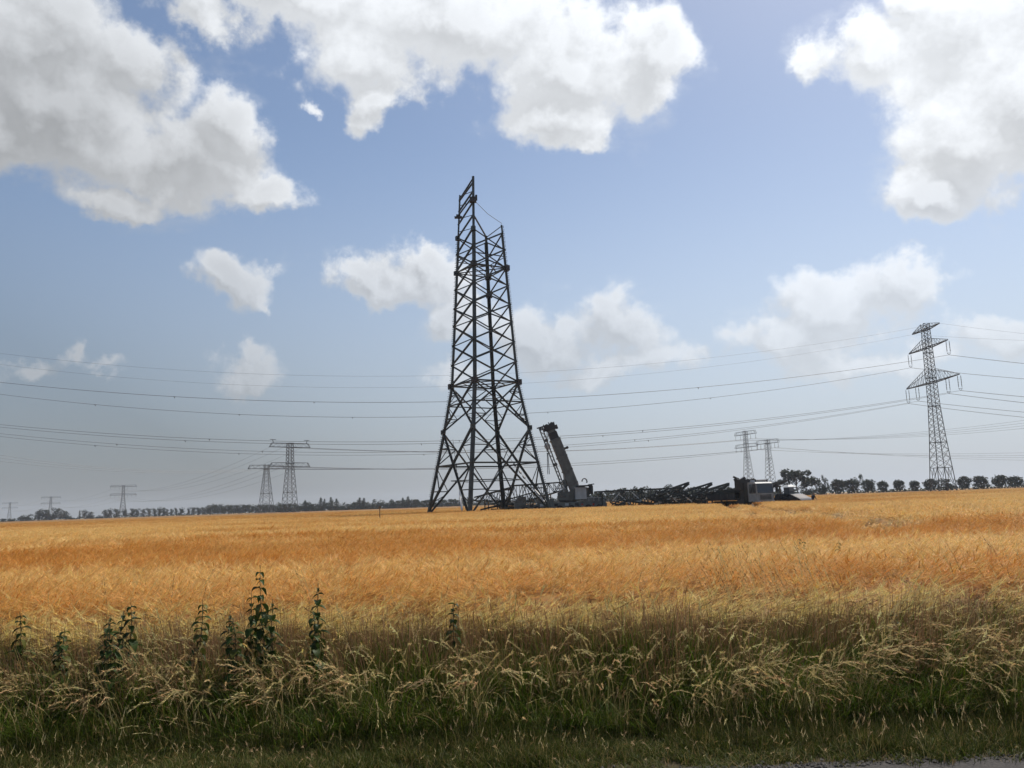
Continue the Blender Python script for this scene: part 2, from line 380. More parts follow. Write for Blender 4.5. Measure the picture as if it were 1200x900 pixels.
class Acc:
    def __init__(s): s.V, s.Q, s.C, s.T, s.n = [], [], [], [], 0
    def rib(s, V, col):
        K = V.shape[1]-1; v, q, c = ribbon_arrays(V, col, K, s.n); s.V.append(v); s.Q.append(q); s.C.append(c); s.n += len(v)
    def tri(s, P3, col):                     # (n,3,3) triangles
        n = len(P3); s.V.append(P3.reshape(-1, 3)); s.T.append(np.arange(n*3).reshape(-1, 3)+s.n); s.C.append(np.repeat(col, 3, 0)); s.n += n*3
    def mesh(s, name, m):
        return np_mesh(name, np.concatenate(s.V), np.concatenate(s.Q) if s.Q else None, np.concatenate(s.C), m, np.concatenate(s.T) if s.T else None)
def tint(rng, base, n, amp=.18):
    return np.clip(np.asarray(base)[None]*(1+rng.uniform(-amp, amp, (n, 1)))*(1+rng.uniform(-amp*.35, amp*.35, (n, 3))), 0, 1)

def field_tone(N, L, col):
    """slow colour changes of a ripening crop: streaks along the rows, paler and redder stands"""
    g = N.new('ShaderNodeNewGeometry'); mp = N.new('ShaderNodeMapping'); mp.inputs['Scale'].default_value = (.045, .20, 0); L.new(g.outputs['Position'], mp.inputs['Vector'])
    n = N.new('ShaderNodeTexNoise'); n.inputs['Scale'].default_value = 1; n.inputs['Detail'].default_value = 5; n.inputs['Roughness'].default_value = .62; L.new(mp.outputs[0], n.inputs['Vector'])
    s0 = N.new('ShaderNodeSeparateXYZ'); L.new(g.outputs['Position'], s0.inputs[0])
    lg = N.new('ShaderNodeMath'); lg.operation = 'LOGARITHM'; L.new(s0.outputs[1], lg.inputs[0]); lg.inputs[1].default_value = 316
    st = N.new('ShaderNodeValToRGB'); st.color_ramp.interpolation = 'EASE'; q = st.color_ramp.elements       # stands of different ripeness parallel to the road
    q[0].position = .385; q[0].color = (.42, .42, .42, 1); q[1].position = .43; q[1].color = (.60, .60, .60, 1)
    for ps, vl in ((.455, .57), (.49, .40), (.53, .41), (.57, .50), (.62, .58), (.72, .56), (.85, .50)): x_ = q.new(ps); x_.color = (vl, vl, vl, 1)
    L.new(lg.outputs[0], st.inputs[0])
    sm = N.new('ShaderNodeMath'); sm.operation = 'ADD'; L.new(n.outputs['Fac'], sm.inputs[0]); L.new(st.outputs[0], sm.inputs[1])
    sb = N.new('ShaderNodeMath'); sb.operation = 'SUBTRACT'; L.new(sm.outputs[0], sb.inputs[0]); sb.inputs[1].default_value = .5
    r = N.new('ShaderNodeValToRGB'); e = r.color_ramp.elements
    e[0].position = .42; e[0].color = (1.0, .76, .54, 1); e[1].position = .58; e[1].color = (1.28, 1.36, 1.62, 1)
    L.new(sb.outputs[0], r.inputs[0])
    sp = N.new('ShaderNodeSeparateXYZ'); L.new(g.outputs['Position'], sp.inputs[0])
    ad = N.new('ShaderNodeMath'); ad.operation = 'MULTIPLY_ADD'; L.new(n.outputs['Fac'], ad.inputs[0]); ad.inputs[1].default_value = -1.2; L.new(sp.outputs[1], ad.inputs[2])
    mr = N.new('ShaderNodeMapRange'); L.new(ad.outputs[0], mr.inputs[0]); mr.inputs[1].default_value = EDGE_Y-.25; mr.inputs[2].default_value = EDGE_Y+.10   # unripe greener strip along the verge
    mx = N.new('ShaderNodeMix'); mx.data_type = 'RGBA'; L.new(mr.outputs[0], mx.inputs[0]); mx.inputs[6].default_value = (1.10, 1.32, 1.50, 1); L.new(r.outputs[0], mx.inputs[7])
    mu = N.new('ShaderNodeMix'); mu.data_type = 'RGBA'; mu.blend_type = 'MULTIPLY'; mu.inputs[0].default_value = 1; L.new(col, mu.inputs[6]); L.new(mx.outputs[2], mu.inputs[7])
    return mu.outputs[2]
EDGE_Y = 8.0
M['barley'] = leafy('ripe_barley', .30, field_tone, .55)
M['grass'] = leafy('verge_grass_blades', .30, None, .5)
M['leaf'] = leafy('tree_leaves', .22, None, .6)
M['nettle'] = leafy('nettle_leaves', .25, None, .5)

EAR = (.54, .305, .070); AWN = (.66, .44, .15); STRAW = (.40, .25, .07)
def barley_patch(seed, size, n, wmul=1.0, stalk=True, H=.84, awns=7):
    rng = np.random.default_rng(seed); A = Acc()
    base = np.c_[rng.uniform(-size/2, size/2, n), rng.uniform(-size/2, size/2, n), np.zeros(n)]
    gust = .5*np.sin(base[:, 0]*3+seed)+.5*np.cos(base[:, 1]*4+seed*2)
    az = rng.normal(0.0, .75, n) + .4*gust
    L = H*rng.uniform(.84, 1.16, n); t0 = rng.uniform(.02, .2, n); bend = rng.uniform(.6, 1.7, n)
    z0 = np.zeros(n) if stalk else np.full(n, 0.0)
    V, P = ribbons(rng, n, base, az, L, t0, bend, np.full(n, .004*wmul), 4 if stalk else 3, 1.2, 3.0)
    if stalk: A.rib(V, tint(rng, STRAW, n))
    else: A.rib(V[:, -2:], tint(rng, STRAW, n))
    tip = P[:, -1]; d = P[:, -1]-P[:, -2]; thb = np.arctan2(np.hypot(d[:, 0], d[:, 1]), d[:, 2])
    eb = thb + rng.uniform(.1, .6, n)
    eV, eP = ribbons(rng, n, tip, az, rng.uniform(.07, .10, n), eb, rng.uniform(.1, .6, n), np.full(n, .014*wmul), 2, .3, 1, .5)
    ec = tint(rng, EAR, n, .3); A.rib(eV, ec)
    eV2, _ = ribbons(rng, n, tip, az, rng.uniform(.07, .10, n), eb, rng.uniform(.1, .6, n), np.full(n, .014*wmul), 2, .3, 1, .5)
    for k in range(awns):                    # awns fan out beyond the ear
        s = rng.uniform(.1, 1, n)[:, None]; b = eP[:, 0]*(1-s) + eP[:, -1]*s
        aaz = az + rng.uniform(-.55, .55, n)
        aV, _ = ribbons(rng, n, b, aaz, rng.uniform(.10, .16, n), eb + rng.uniform(-.35, .35, n), rng.uniform(.0, .5, n), np.full(n, .0050*wmul), 1 if not stalk else 2, 1.5, 1, .1)
        A.rib(aV, tint(rng, AWN, n, .3))
    if stalk:
        m = n
        lv, _ = ribbons(rng, m, np.c_[P[:, 1, :2], P[:, 1, 2]*rng.uniform(.6, 2.2, m)], rng.uniform(0, 2*PI, m), rng.uniform(.12, .28, m), rng.uniform(.3, 1, m), rng.uniform(.8, 1.8, m), np.full(m, .009), 3, .6)
        A.rib(lv, tint(rng, (.36, .27, .11), m, .3))
    return A.mesh('barley_patch', M['barley'])
def scatter(name, meshes, pts, rot, scl, idx, label, cat, parent=None):
    """ONE object: points carrying the given clump meshes through geometry nodes"""
    c = bpy.data.collections.new(name + '_clumps')
    for i, me in enumerate(meshes):
        o = bpy.data.objects.new('%s_clump_%02d' % (name, i), me); c.objects.link(o)
    me = bpy.data.meshes.new(name); me.vertices.add(len(pts)); me.vertices.foreach_set('co', np.asarray(pts, np.float32).ravel())
    a = me.attributes.new('rot', 'FLOAT_VECTOR', 'POINT'); a.data.foreach_set('vector', np.asarray(rot, np.float32).ravel())
    a = me.attributes.new('scl', 'FLOAT_VECTOR', 'POINT'); a.data.foreach_set('vector', np.asarray(scl, np.float32).ravel())
    a = me.attributes.new('idx', 'INT', 'POINT'); a.data.foreach_set('value', np.asarray(idx, np.int32))
    me.update()
    o = link(name, me); tag(o, label, cat, None, 'stuff')
    g = bpy.data.node_groups.new(name, 'GeometryNodeTree')
    g.interface.new_socket('Geometry', in_out='INPUT', socket_type='NodeSocketGeometry'); g.interface.new_socket('Geometry', in_out='OUTPUT', socket_type='NodeSocketGeometry')
    N, L = g.nodes, g.links
    gi, go = N.new('NodeGroupInput'), N.new('NodeGroupOutput')
    ci = N.new('GeometryNodeCollectionInfo'); ci.inputs['Collection'].default_value = c; ci.inputs['Separate Children'].default_value = True; ci.inputs['Reset Children'].default_value = True
    ip = N.new('GeometryNodeInstanceOnPoints'); ip.inputs['Pick Instance'].default_value = True
    def attr(nm, ty):
        n = N.new('GeometryNodeInputNamedAttribute'); n.data_type = ty; n.inputs[0].default_value = nm; return n.outputs['Attribute']
    L.new(gi.outputs[0], ip.inputs['Points']); L.new(ci.outputs[0], ip.inputs['Instance'])
    L.new(attr('idx', 'INT'), ip.inputs['Instance Index'])
    er = N.new('FunctionNodeEulerToRotation'); L.new(attr('rot', 'FLOAT_VECTOR'), er.inputs[0]); L.new(er.outputs[0], ip.inputs['Rotation'])
    L.new(attr('scl', 'FLOAT_VECTOR'), ip.inputs['Scale']); L.new(ip.outputs[0], go.inputs[0])
    md = o.modifiers.new('scatter', 'NODES'); md.node_group = g
    return o

def value_noise(x, y, seed=0):
    """smooth noise about 0, unit cell size"""
    xi, yi = np.floor(x).astype(int), np.floor(y).astype(int); xf, yf = x-xi, y-yi
    def h(i, j):
        t = np.sin(i*127.1 + j*311.7 + seed*74.7)*43758.5453; return t-np.floor(t)
    u, v = xf*xf*(3-2*xf), yf*yf*(3-2*yf)
    return (h(xi, yi)*(1-u)*(1-v)+h(xi+1, yi)*u*(1-v)+h(xi, yi+1)*(1-u)*v+h(xi+1, yi+1)*u*v)*2-1
# tramlines (wheel marks of the sprayer) seen as darker lines in the crop: (x0,y0,x1,y1,width,height factor)
TRAMS = [(-40, 18.3, 60, 22.5, .8, .5), (-40, 20.4, 60, 24.6, .7, .55), (-60, 37, 70, 39, 1.2, .72),
         (11, 24, 25, 88, 1.4, .30), (9.3, 30, 24.5, 96, 1.3, .38), (9, 22, 12, 27, 1.0, .5), (-90, 66, 90, 70, 2.2, .75), (11, 18.5, 16, 17.6, 1.0, .7)]
def tram_factor(x, y):
    f = np.ones_like(x)
    for x0, y0, x1, y1, w, k in TRAMS:
        dx, dy = x1-x0, y1-y0; l2 = dx*dx+dy*dy; t = np.clip(((x-x0)*dx+(y-y0)*dy)/l2, 0, 1)
        d = np.hypot(x-x0-t*dx, y-y0-t*dy) + .25*value_noise(x*.5, y*.5, 5)
        f = np.minimum(f, k+(1-k)*np.clip((d-w/2)/(w/2), 0, 1))
    return f
CLEAR = []      # (x0,x1,y0,y1): trodden working area round the tower, cleared of crop
def crop_height(x, y):
    return tram_factor(x, y)*(1+.05*value_noise(x*.12, y*.3, 1)+.035*value_noise(x*.5, y*.9, 2))*(np.clip((y-EDGE_Y+1.2)/2.0, .84, 1))
def barley():
    rng = np.random.default_rng(5)
    CLEAR.extend([(-13, 12, 103.5, 126), (6, 42, 100, 122), (20, 46, 88, 104)])
    near = [barley_patch(10+i, .5, 78) for i in range(8)]
    mid = [barley_patch(30+i, 1.0, 170, 2.2, False) for i in range(6)]
    far = [barley_patch(50+i, 3.0, 420, 6.5, False, awns=4) for i in range(5)]
    P, Rr, S, I = [], [], [], []
    def rows(y0, y1, st, base, nvar, jit, skip=0.0):
        y = y0
        while y < y1:
            hw = y*.69+1.5; x = np.arange(-hw, hw, st); n = len(x)
            xx = x+rng.uniform(-jit, jit, n); yy = y+rng.uniform(-jit, jit, n)
            keep = np.ones(n, bool)
            for a, b, c, d in CLEAR: keep &= ~((xx > a) & (xx < b) & (yy > c) & (yy < d))
            h = crop_height(xx, yy)
            for i in np.nonzero(keep)[0]:
                P.append((xx[i], yy[i], 0)); sg = 1 if rng.random() < .8 else -1
                Rr.append((rng.uniform(-.03, .03), rng.uniform(-.03, .03), (0 if sg > 0 else PI)+rng.uniform(-.5, .5) if st < 2 else rng.uniform(-.5, .5)))
                k = rng.uniform(.96, 1.04); S.append((1, 1, h[i]*k)); I.append(base+rng.integers(nvar))
            y += st
    rows(EDGE_Y-.1, 24, .46, 0, 8, .1)
    rows(24, 96, .92, 8, 6, .2)
    rows(96, 240, 2.8, 14, 5, .4)
    scatter('barley_field', near+mid+far, P, Rr, S, I, 'ripe golden barley field stretching from the verge to the horizon', 'barley')
    # dense lower crop that closes the view between the ears, rolling like the ears above it
    def sheet(name, x_of, ys, nx, top, mt, label):
        ys = np.asarray(ys); V = []
        for y in ys:
            x = np.linspace(-x_of(y), x_of(y), nx); V.append(np.c_[x, np.full(nx, y), top*crop_height(x, np.full(nx, y))+rng.uniform(-.025, .025, nx)])
        V = np.concatenate(V); a = (np.arange(len(ys)-1)[:, None]*nx+np.arange(nx-1)[None]).ravel()
        Q = np.stack([a, a+1, a+nx+1, a+nx], -1)
        cen = V[Q].mean(1); keep = np.ones(len(Q), bool)
        for x0, x1, y0, y1 in CLEAR: keep &= ~((cen[:, 0] > x0) & (cen[:, 0] < x1) & (cen[:, 1] > y0) & (cen[:, 1] < y1))
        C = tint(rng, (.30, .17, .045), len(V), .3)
        o = link(name, np_mesh(name, V, Q[keep], C, mt)); tag(o, label, 'barley', None, 'stuff')
    ys = EDGE_Y+.25+np.cumsum(np.concatenate([[0], .12*np.exp(np.linspace(0, 3.9, 190))]))
    ys = ys[ys < 330]
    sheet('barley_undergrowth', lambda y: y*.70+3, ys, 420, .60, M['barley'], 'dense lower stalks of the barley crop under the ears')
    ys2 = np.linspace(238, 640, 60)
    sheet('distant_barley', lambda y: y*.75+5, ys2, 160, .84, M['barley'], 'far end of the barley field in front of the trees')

def verge():
    rng = np.random.default_rng(9)
    GR = (.070, .098, .010); DG = (.038, .060, .008); ST = (.27, .20, .075); HD = (.74, .57, .27); BR = (.22, .14, .06)
    def clump(seed, nb, ns, H, spread, lean, headk=1.0, dry=.3, K=5):
        r = np.random.default_rng(seed); A = Acc()
        def disc(n): a = r.uniform(0, 2*PI, n); q = spread*np.sqrt(r.random(n)); return np.c_[q*np.cos(a), q*np.sin(a), np.zeros(n)]
        n = nb; az = r.normal(0, 1.1, n) + (r.random(n) < .35)*PI
        V, P = ribbons(r, n, disc(n), az, H*r.uniform(.35, 1.0, n), r.uniform(.02, .35, n), r.uniform(.3, 1.8, n), r.uniform(.003, .0065, n), K, .8, 1.5, .08)
        t = r.random(n); c = np.where((t < dry)[:, None], tint(r, ST, n, .3), np.where((t < dry+.3)[:, None], tint(r, GR, n, .3), tint(r, DG, n, .3)))
        s = np.linspace(0, 1, K+1)[None, :, None]; cc = c[:, None, :]*(1-s*.15)+np.asarray(ST)[None, None]*s*.15
        A.rib(V, cc)
        n = ns
        if n:
            az = r.normal(0, .55, n); L = H*r.uniform(.95, 1.45, n)
            V, P = ribbons(r, n, disc(n), az, L, r.uniform(.02, .3, n), r.uniform(.5, lean, n), np.full(n, .0026), 7, 1.0, 2.2, .6)
            A.rib(V, tint(r, (.38, .30, .14), n, .25))
            hc = tint(r, HD, n, .28); br = r.random(n) < .3; hc[br] = tint(r, BR, int(br.sum()), .3)
            for k in range(int(26*headk)):
                s = r.uniform(0, 1.75, n); i0 = 7-np.ceil(s).astype(int).clip(1, 2); f = 1-(s % 1)
                b = P[np.arange(n), i0]*(1-f[:, None]) + P[np.arange(n), i0+1]*f[:, None]
                d = P[np.arange(n), i0+1]-P[np.arange(n), i0]; d /= np.linalg.norm(d, axis=1)[:, None]
                side = r.normal(0, 1, (n, 3)); side -= d*(side*d).sum(1)[:, None]; side /= np.linalg.norm(side, axis=1)[:, None]
                ln = r.uniform(.013, .030, n)[:, None]*(1-.35*s[:, None]/2); tip = b + d*ln + side*ln*r.uniform(.3, .95, (n, 1))
                w = np.cross(d, side)*.0028
                A.tri(np.stack([b-w, b+w, tip], 1), hc*r.uniform(.8, 1.15, (n, 1)))
        return A.mesh('grass_clump', M['grass'])
    def reeds(seed, n):
        """upright brown dead stems and a few broad green leaves"""
        r = np.random.default_rng(seed); A = Acc(); a = r.uniform(0, 2*PI, n); q = .14*np.sqrt(r.random(n)); b = np.c_[q*np.cos(a), q*np.sin(a), np.zeros(n)]
        V, _ = ribbons(r, n, b, r.normal(0, .9, n), r.uniform(.4, .74, n), r.uniform(0, .16, n), r.uniform(0, .5, n), r.uniform(.003, .006, n), 4, .9, 1.5, .4)
        A.rib(V, tint(r, (.235, .145, .075), n, .45)); m = int(n*.8)
        V, _ = ribbons(r, m, b[:m], r.uniform(0, 2*PI, m), r.uniform(.3, .62, m), r.uniform(.05, .4, m), r.uniform(.3, 1.3, m), r.uniform(.005, .010, m), 5, .8, 1.5, .08)
        A.rib(V, tint(r, GR, m, .4)); return A.mesh('grass_clump', M['grass'])
    def broad(seed, n, H):
        r = np.random.default_rng(seed); A = Acc(); a = r.uniform(0, 2*PI, n); q = .13*np.sqrt(r.random(n)); b = np.c_[q*np.cos(a), q*np.sin(a), np.zeros(n)]
        V, _ = ribbons(r, n, b, r.normal(0, 1.2, n), H*r.uniform(.4, 1.1, n), r.uniform(.03, .4, n), r.uniform(.4, 2.0, n), r.uniform(.004, .009, n), 6, .7, 1.5, .06)
        t = r.random(n)[:, None]; A.rib(V, np.where(t < .5, tint(r, (.095, .138, .012), n, .45), np.where(t < .9, tint(r, DG, n, .4), tint(r, ST, n, .3)))); return A.mesh('grass_clump', M['grass'])
    tall = [clump(100+i, 50, 2, .60, .13, 2.1, 1.3, .12) for i in range(9)]            # arching grasses with seed heads
    stiff = [reeds(130+i, 44) for i in range(5)]
    green = [broad(150+i, 56, .56) for i in range(5)]
    dryc = [clump(170+i, 34, 10, .60, .12, 2.7, 1.5, .25) for i in range(4)]
    meshes = tall+stiff+green+dryc; P, Rr, S, I = [], [], [], []
    n = 4600; x = rng.uniform(-8.2, 8.2, n); y = rng.uniform(6.35, EDGE_Y+.1, n)
    left = -7 < 0
    for i in range(n):
        if abs(x[i]) > y[i]*.72+.6: continue
        t = (y[i]-6.35)/(EDGE_Y-6.35); pn = float(value_noise(np.array([x[i]*.9]), np.array([y[i]*1.1]), 8)[0]); p2 = float(value_noise(np.array([x[i]*.45+9]), np.array([y[i]*.6]), 3)[0])
        if t < .20+.22*pn+.10*p2 and rng.random() < .85: continue
        q = rng.random()
        if q < .01+.10*max(0, p2*1.4): k = 19+rng.integers(4)
        elif q < .32+.22*pn: k = rng.integers(9)
        elif q < .48+.2*pn: k = 9+rng.integers(5)
        elif q < .98: k = 14+rng.integers(5)
        else: k = 19+rng.integers(4)
        if t > .55 and rng.random() < .27: k = 9+rng.integers(5)
        if t < .18: k = 14+rng.integers(5)
        wind = (PI + .9 if x[i] < -1.2 else (-.5 if x[i] > 1.6 else -1.4)) + .6*p2 + rng.normal(0, .55)
        h = (.58+.46*min(t, .55)/.55-.30*max(0, t-.8))*(1+.16*pn)*rng.uniform(.78, 1.2)
        if 14 <= k < 19: h *= rng.uniform(1.0, 1.5)
        P.append((x[i], y[i], 0)); Rr.append((rng.normal(0, .06), rng.normal(0, .06), wind)); S.append((h**.5*1.05, h**.5*1.05, h)); I.append(int(k))
    for _ in range(330):                        # loose growth in front of the tall grass breaks its edge
        xx = rng.uniform(-5.2, 5.2); yy = 6.25+abs(rng.normal(0, .28)); kk = rng.uniform(.35, .75)*(1+.4*float(value_noise(np.array([xx*1.3]), np.array([2.0]), 4)[0]))
        P.append((xx, yy, 0)); Rr.append((rng.normal(0, .1), rng.normal(0, .1), rng.uniform(0, 6.28))); S.append((.9, .9, kk)); I.append(int(14+rng.integers(5)) if rng.random() < .75 else int(rng.integers(9)))
    # heavy drooping tufts that catch the light
    for u, v, cnt, wd in ((205, 815, 9, PI+.9), (240, 800, 6, PI+.9), (330, 790, 6, PI+.6), (60, 770, 6, PI+.5), (110, 800, 5, PI+.8), (430, 800, 6, PI+1.0), (400, 770, 5, PI+.7), (540, 800, 7, PI+1.2), (560, 770, 5, PI+1.2), (625, 775, 5, -1.5), (745, 800, 5, -1.2), (690, 790, 4, -1.3),
                         (830, 770, 7, -.8), (880, 765, 8, -.8), (925, 785, 8, -.9), (950, 790, 6, -.9), (1010, 790, 5, -1.0), (1130, 770, 8, -.8), (1170, 790, 7, -1.2), (1190, 800, 6, -1.4), (780, 830, 4, -1.6)):
        p = at(u, v, 1.0); d = at(u, v, 1.0)-Vector((0, 0, EYE)); Yq = min(7.6, max(6.45, (.62-EYE)/d.z)); 
        for q in range(int(cnt*.65+.5)):
            P.append((d.x*Yq+rng.normal(0, .22), max(6.35, Yq+.15+rng.normal(0, .38)), 0)); Rr.append((rng.normal(0, .08), rng.normal(0, .08), wd+rng.normal(0, .25))); k = rng.uniform(.55, 1.16); S.append((k*1.05, k*1.05, k)); I.append(int(19+rng.integers(4)))
    scatter('verge_grass', meshes, P, Rr, S, I, 'tall tangled roadside grass with drooping straw coloured seed heads', 'grass')
    # short grass beside the road
    sh = [clump(200+i, 70, 0, .13, .10, 1, 0, .14, 3) for i in range(6)]+[clump(210+i, 50, 1, .16, .1, 1, .3, .2, 3) for i in range(3)]
    P, Rr, S, I = [], [], [], []
    n = 4200; x = rng.uniform(-5.4, 5.4, n); y = rng.uniform(ROAD_EDGE-.06, 7.0, n)
    for i in range(n):
        t = (y[i]-ROAD_EDGE)/1.0
        if t < .12 and rng.random() < .6: continue
        k = .55+.75*min(max(t, 0), 1)
        P.append((x[i], y[i], 0)); Rr.append((0, 0, rng.uniform(0, 2*PI))); pn = float(value_noise(np.array([x[i]*1.6]), np.array([y[i]*2.5]), 12)[0]); S.append((1, 1, k*rng.uniform(.6, 1.4)*(1+.45*pn))); I.append(int(rng.integers(9)))
    scatter('short_grass', sh, P, Rr, S, I, 'short trodden grass strip along the edge of the road', 'grass')
    # single long stems that stand above the verge
    lone = [clump(230+i, 0 or 3, 4, .78, .10, .7, .8, .6, 5) for i in range(5)]
    P, Rr, S, I = [], [], [], []
    spots = [(515, 8), (70, 8), (78, 8.2), (235, 8), (205, 8.1), (165, 8), (345, 8), (385, 8.2), (395, 8), (355, 8.3), (862, 7.9), (885, 8), (930, 7.8), (950, 7.9), (975, 8.1), (1000, 8), (1048, 8.2), (1115, 8.1), (1180, 8.2), (540, 8.2), (640, 8.3), (742, 8.3), (905, 8.2), (28, 8.1), (840, 8.2)]
    spots += [(845+i*6.5+rng.uniform(-4, 4), 7.8+rng.uniform(-.4, .3)) for i in range(22)]+[(rng.uniform(0, 1200), 7.9) for i in range(14)]
    for u, yy in spots:
        p = at(u, 700, yy); P.append((p.x, yy, 0)); Rr.append((0, 0, (PI if 500 > u > 300 or u > 840 else 0)+rng.uniform(-.5, .5))); S.append((.9, .9, rng.uniform(1.1, 1.32))); I.append(int(rng.integers(5)))
    scatter('tall_grass_stems', lone, P, Rr, S, I, 'thin single grass stems standing above the verge', 'grass')

# weeds: nettles, thistles
def nettle_meshes(seed, H=1.1):
    r = np.random.default_rng(seed); st = MB()
    pts = [(0.02*math.sin(i*1.1+seed)*i/6, .015*math.cos(i+seed)*i/6, H*i/6) for i in range(7)]
    st.tube(pts, [.006-.0007*i for i in range(7)], 5)
    sm = st.mesh('stem', M['nettle_stem'])
    V, Q, C = [], [], []
    lv = 15+seed % 3
    for k in range(lv):
        f = .12+.88*(k/lv)**.85; z = H*f; i = min(int(f*6), 5); g = f*6-i; c = np.array(lerp(pts[i], pts[i+1], g))
        a0 = k*PI/2+r.uniform(-.3, .3); Lf = (.165*(1-f)**.55+.020)*r.uniform(.55, 1.2)
        for s in (0, PI):
            a = a0+s; el = rad(r.uniform(-35, 15)) if f > .8 else rad(r.uniform(-50, 0)); bend = rad(r.uniform(30, 75))
            side = np.array([-math.sin(a), math.cos(a), 0]); p = c.copy(); n0 = len(V)
            for q, wq in enumerate((.12, .95, 1.0, .6, .04)):
                e = el-bend*q/4; d = np.array([math.cos(a)*math.cos(e), math.sin(a)*math.cos(e), math.sin(e)])
                up = np.array([0, 0, .012*wq]); w = side*Lf*.27*wq
                V += [p-w+up, p, p+w+up]; p = p+d*Lf/4
            col = np.array((.034, .055, .012) if r.random() > .12 else (.11, .11, .025))*r.uniform(.6, 1.4)
            C += [col]*15
            for q in range(4): b = n0+q*3; Q += [(b, b+1, b+4, b+3), (b+1, b+2, b+5, b+4)]
        if f > .45:                           # flower strings in the axils
            for s in range(3):
                a = r.uniform(0, 2*PI); n0 = len(V); e = np.array([math.cos(a)*.035, math.sin(a)*.035, -.03])
                w = np.array([-math.sin(a), math.cos(a), 0])*.004
                V += [c-w, c+w, c+e+w*.4, c+e-w*.4]; C += [np.array((.07, .09, .035))]*4; Q += [(n0, n0+1, n0+2, n0+3)]
    return sm, np_mesh('leaf', V, Q, C, M['nettle'])
M['nettle_stem'] = mat('nettle_stem', (.05, .06, .03), .7, 0, .2, 10)
def weeds():
    var = [nettle_meshes(i, h) for i, h in enumerate((1.0, 1.0, 1.0, 1.0, 1.0, 1.0))]
    rs = random.Random(4)
    spec = [(314, 662, 7.25, 'tallest nettle with narrow pointed top, above the left verge'), (294, 692, 7.15, 'nettle close left of the tallest nettle'),
            (378, 683, 7.2, 'leafy nettle standing right of the tallest nettle'), (366, 712, 7.0, 'short nettle at the foot of the leafy right nettle'),
            (228, 703, 7.1, 'lone drooping nettle between the two nettle groups'), (272, 716, 7.0, 'small nettle left of the tall nettle pair'),
            (152, 703, 7.1, 'tall nettle in the left hand nettle group'), (143, 716, 6.95, 'nettle standing beside the tall one of the left group'), (122, 720, 7.0, 'low nettle on the left side of the left group'), (132, 728, 6.85, 'lowest nettle in front of the left group'),
            (75, 735, 7.0, 'low dark nettle near the left end of the verge'), (66, 742, 6.9, 'lower of the two nettles near the left end of the verge'), (19, 716, 7.3, 'slim thistle at the far left end of the verge'),
            (530, 703, 7.3, 'dark green thistle standing left of the middle of the verge'), (324, 702, 7.0, 'low nettle at the foot of the tallest nettle'), (304, 712, 6.95, 'bushy nettle in front of the tall nettle pair'), (284, 722, 6.9, 'lowest nettle at the left foot of the tall pair'),
            (1040, 716, 7.3, 'small dark weed in the right part of the verge')]
    for i, (u, v, Y, lab) in enumerate(spec):
        p = at(u, v, Y); s, l = var[i % 6]
        root = empty('nettle_plant' if 'nettle' in lab else ('thistle_plant' if 'thistle' in lab else 'weed_plant'), (p.x, Y, 0), rs.uniform(0, 6), lab, 'nettle' if 'nettle' in lab else 'weed', 'weeds standing in the verge')
        root.scale = (1.15, 1.15, p.z); link('stem', s, root); o = link('foliage', l, root); o['kind'] = 'stuff'
        root.rotation_euler = (rs.uniform(-.07, .07), rs.uniform(-.09, .09), rs.uniform(0, 6))
    # dark weeds in the crop
    for u, v, Y, lab in [(937, 629, 14.2, 'dark weed tuft in the field right of the truck, left one of two'), (942, 632, 13.6, 'dark weed tuft in the field right of the truck, right one of two'), (983, 633, 12.8, 'single dark weed further right in the golden field')]:
        p = at(u, v, Y); s, l = var[0]
        root = empty('weed_plant', (p.x, Y, 0), 0, lab, 'weed', 'dark weeds in the barley'); root.scale = (.9, .9, p.z)
        link('stem', s, root); o = link('foliage', l, root); o['kind'] = 'stuff'

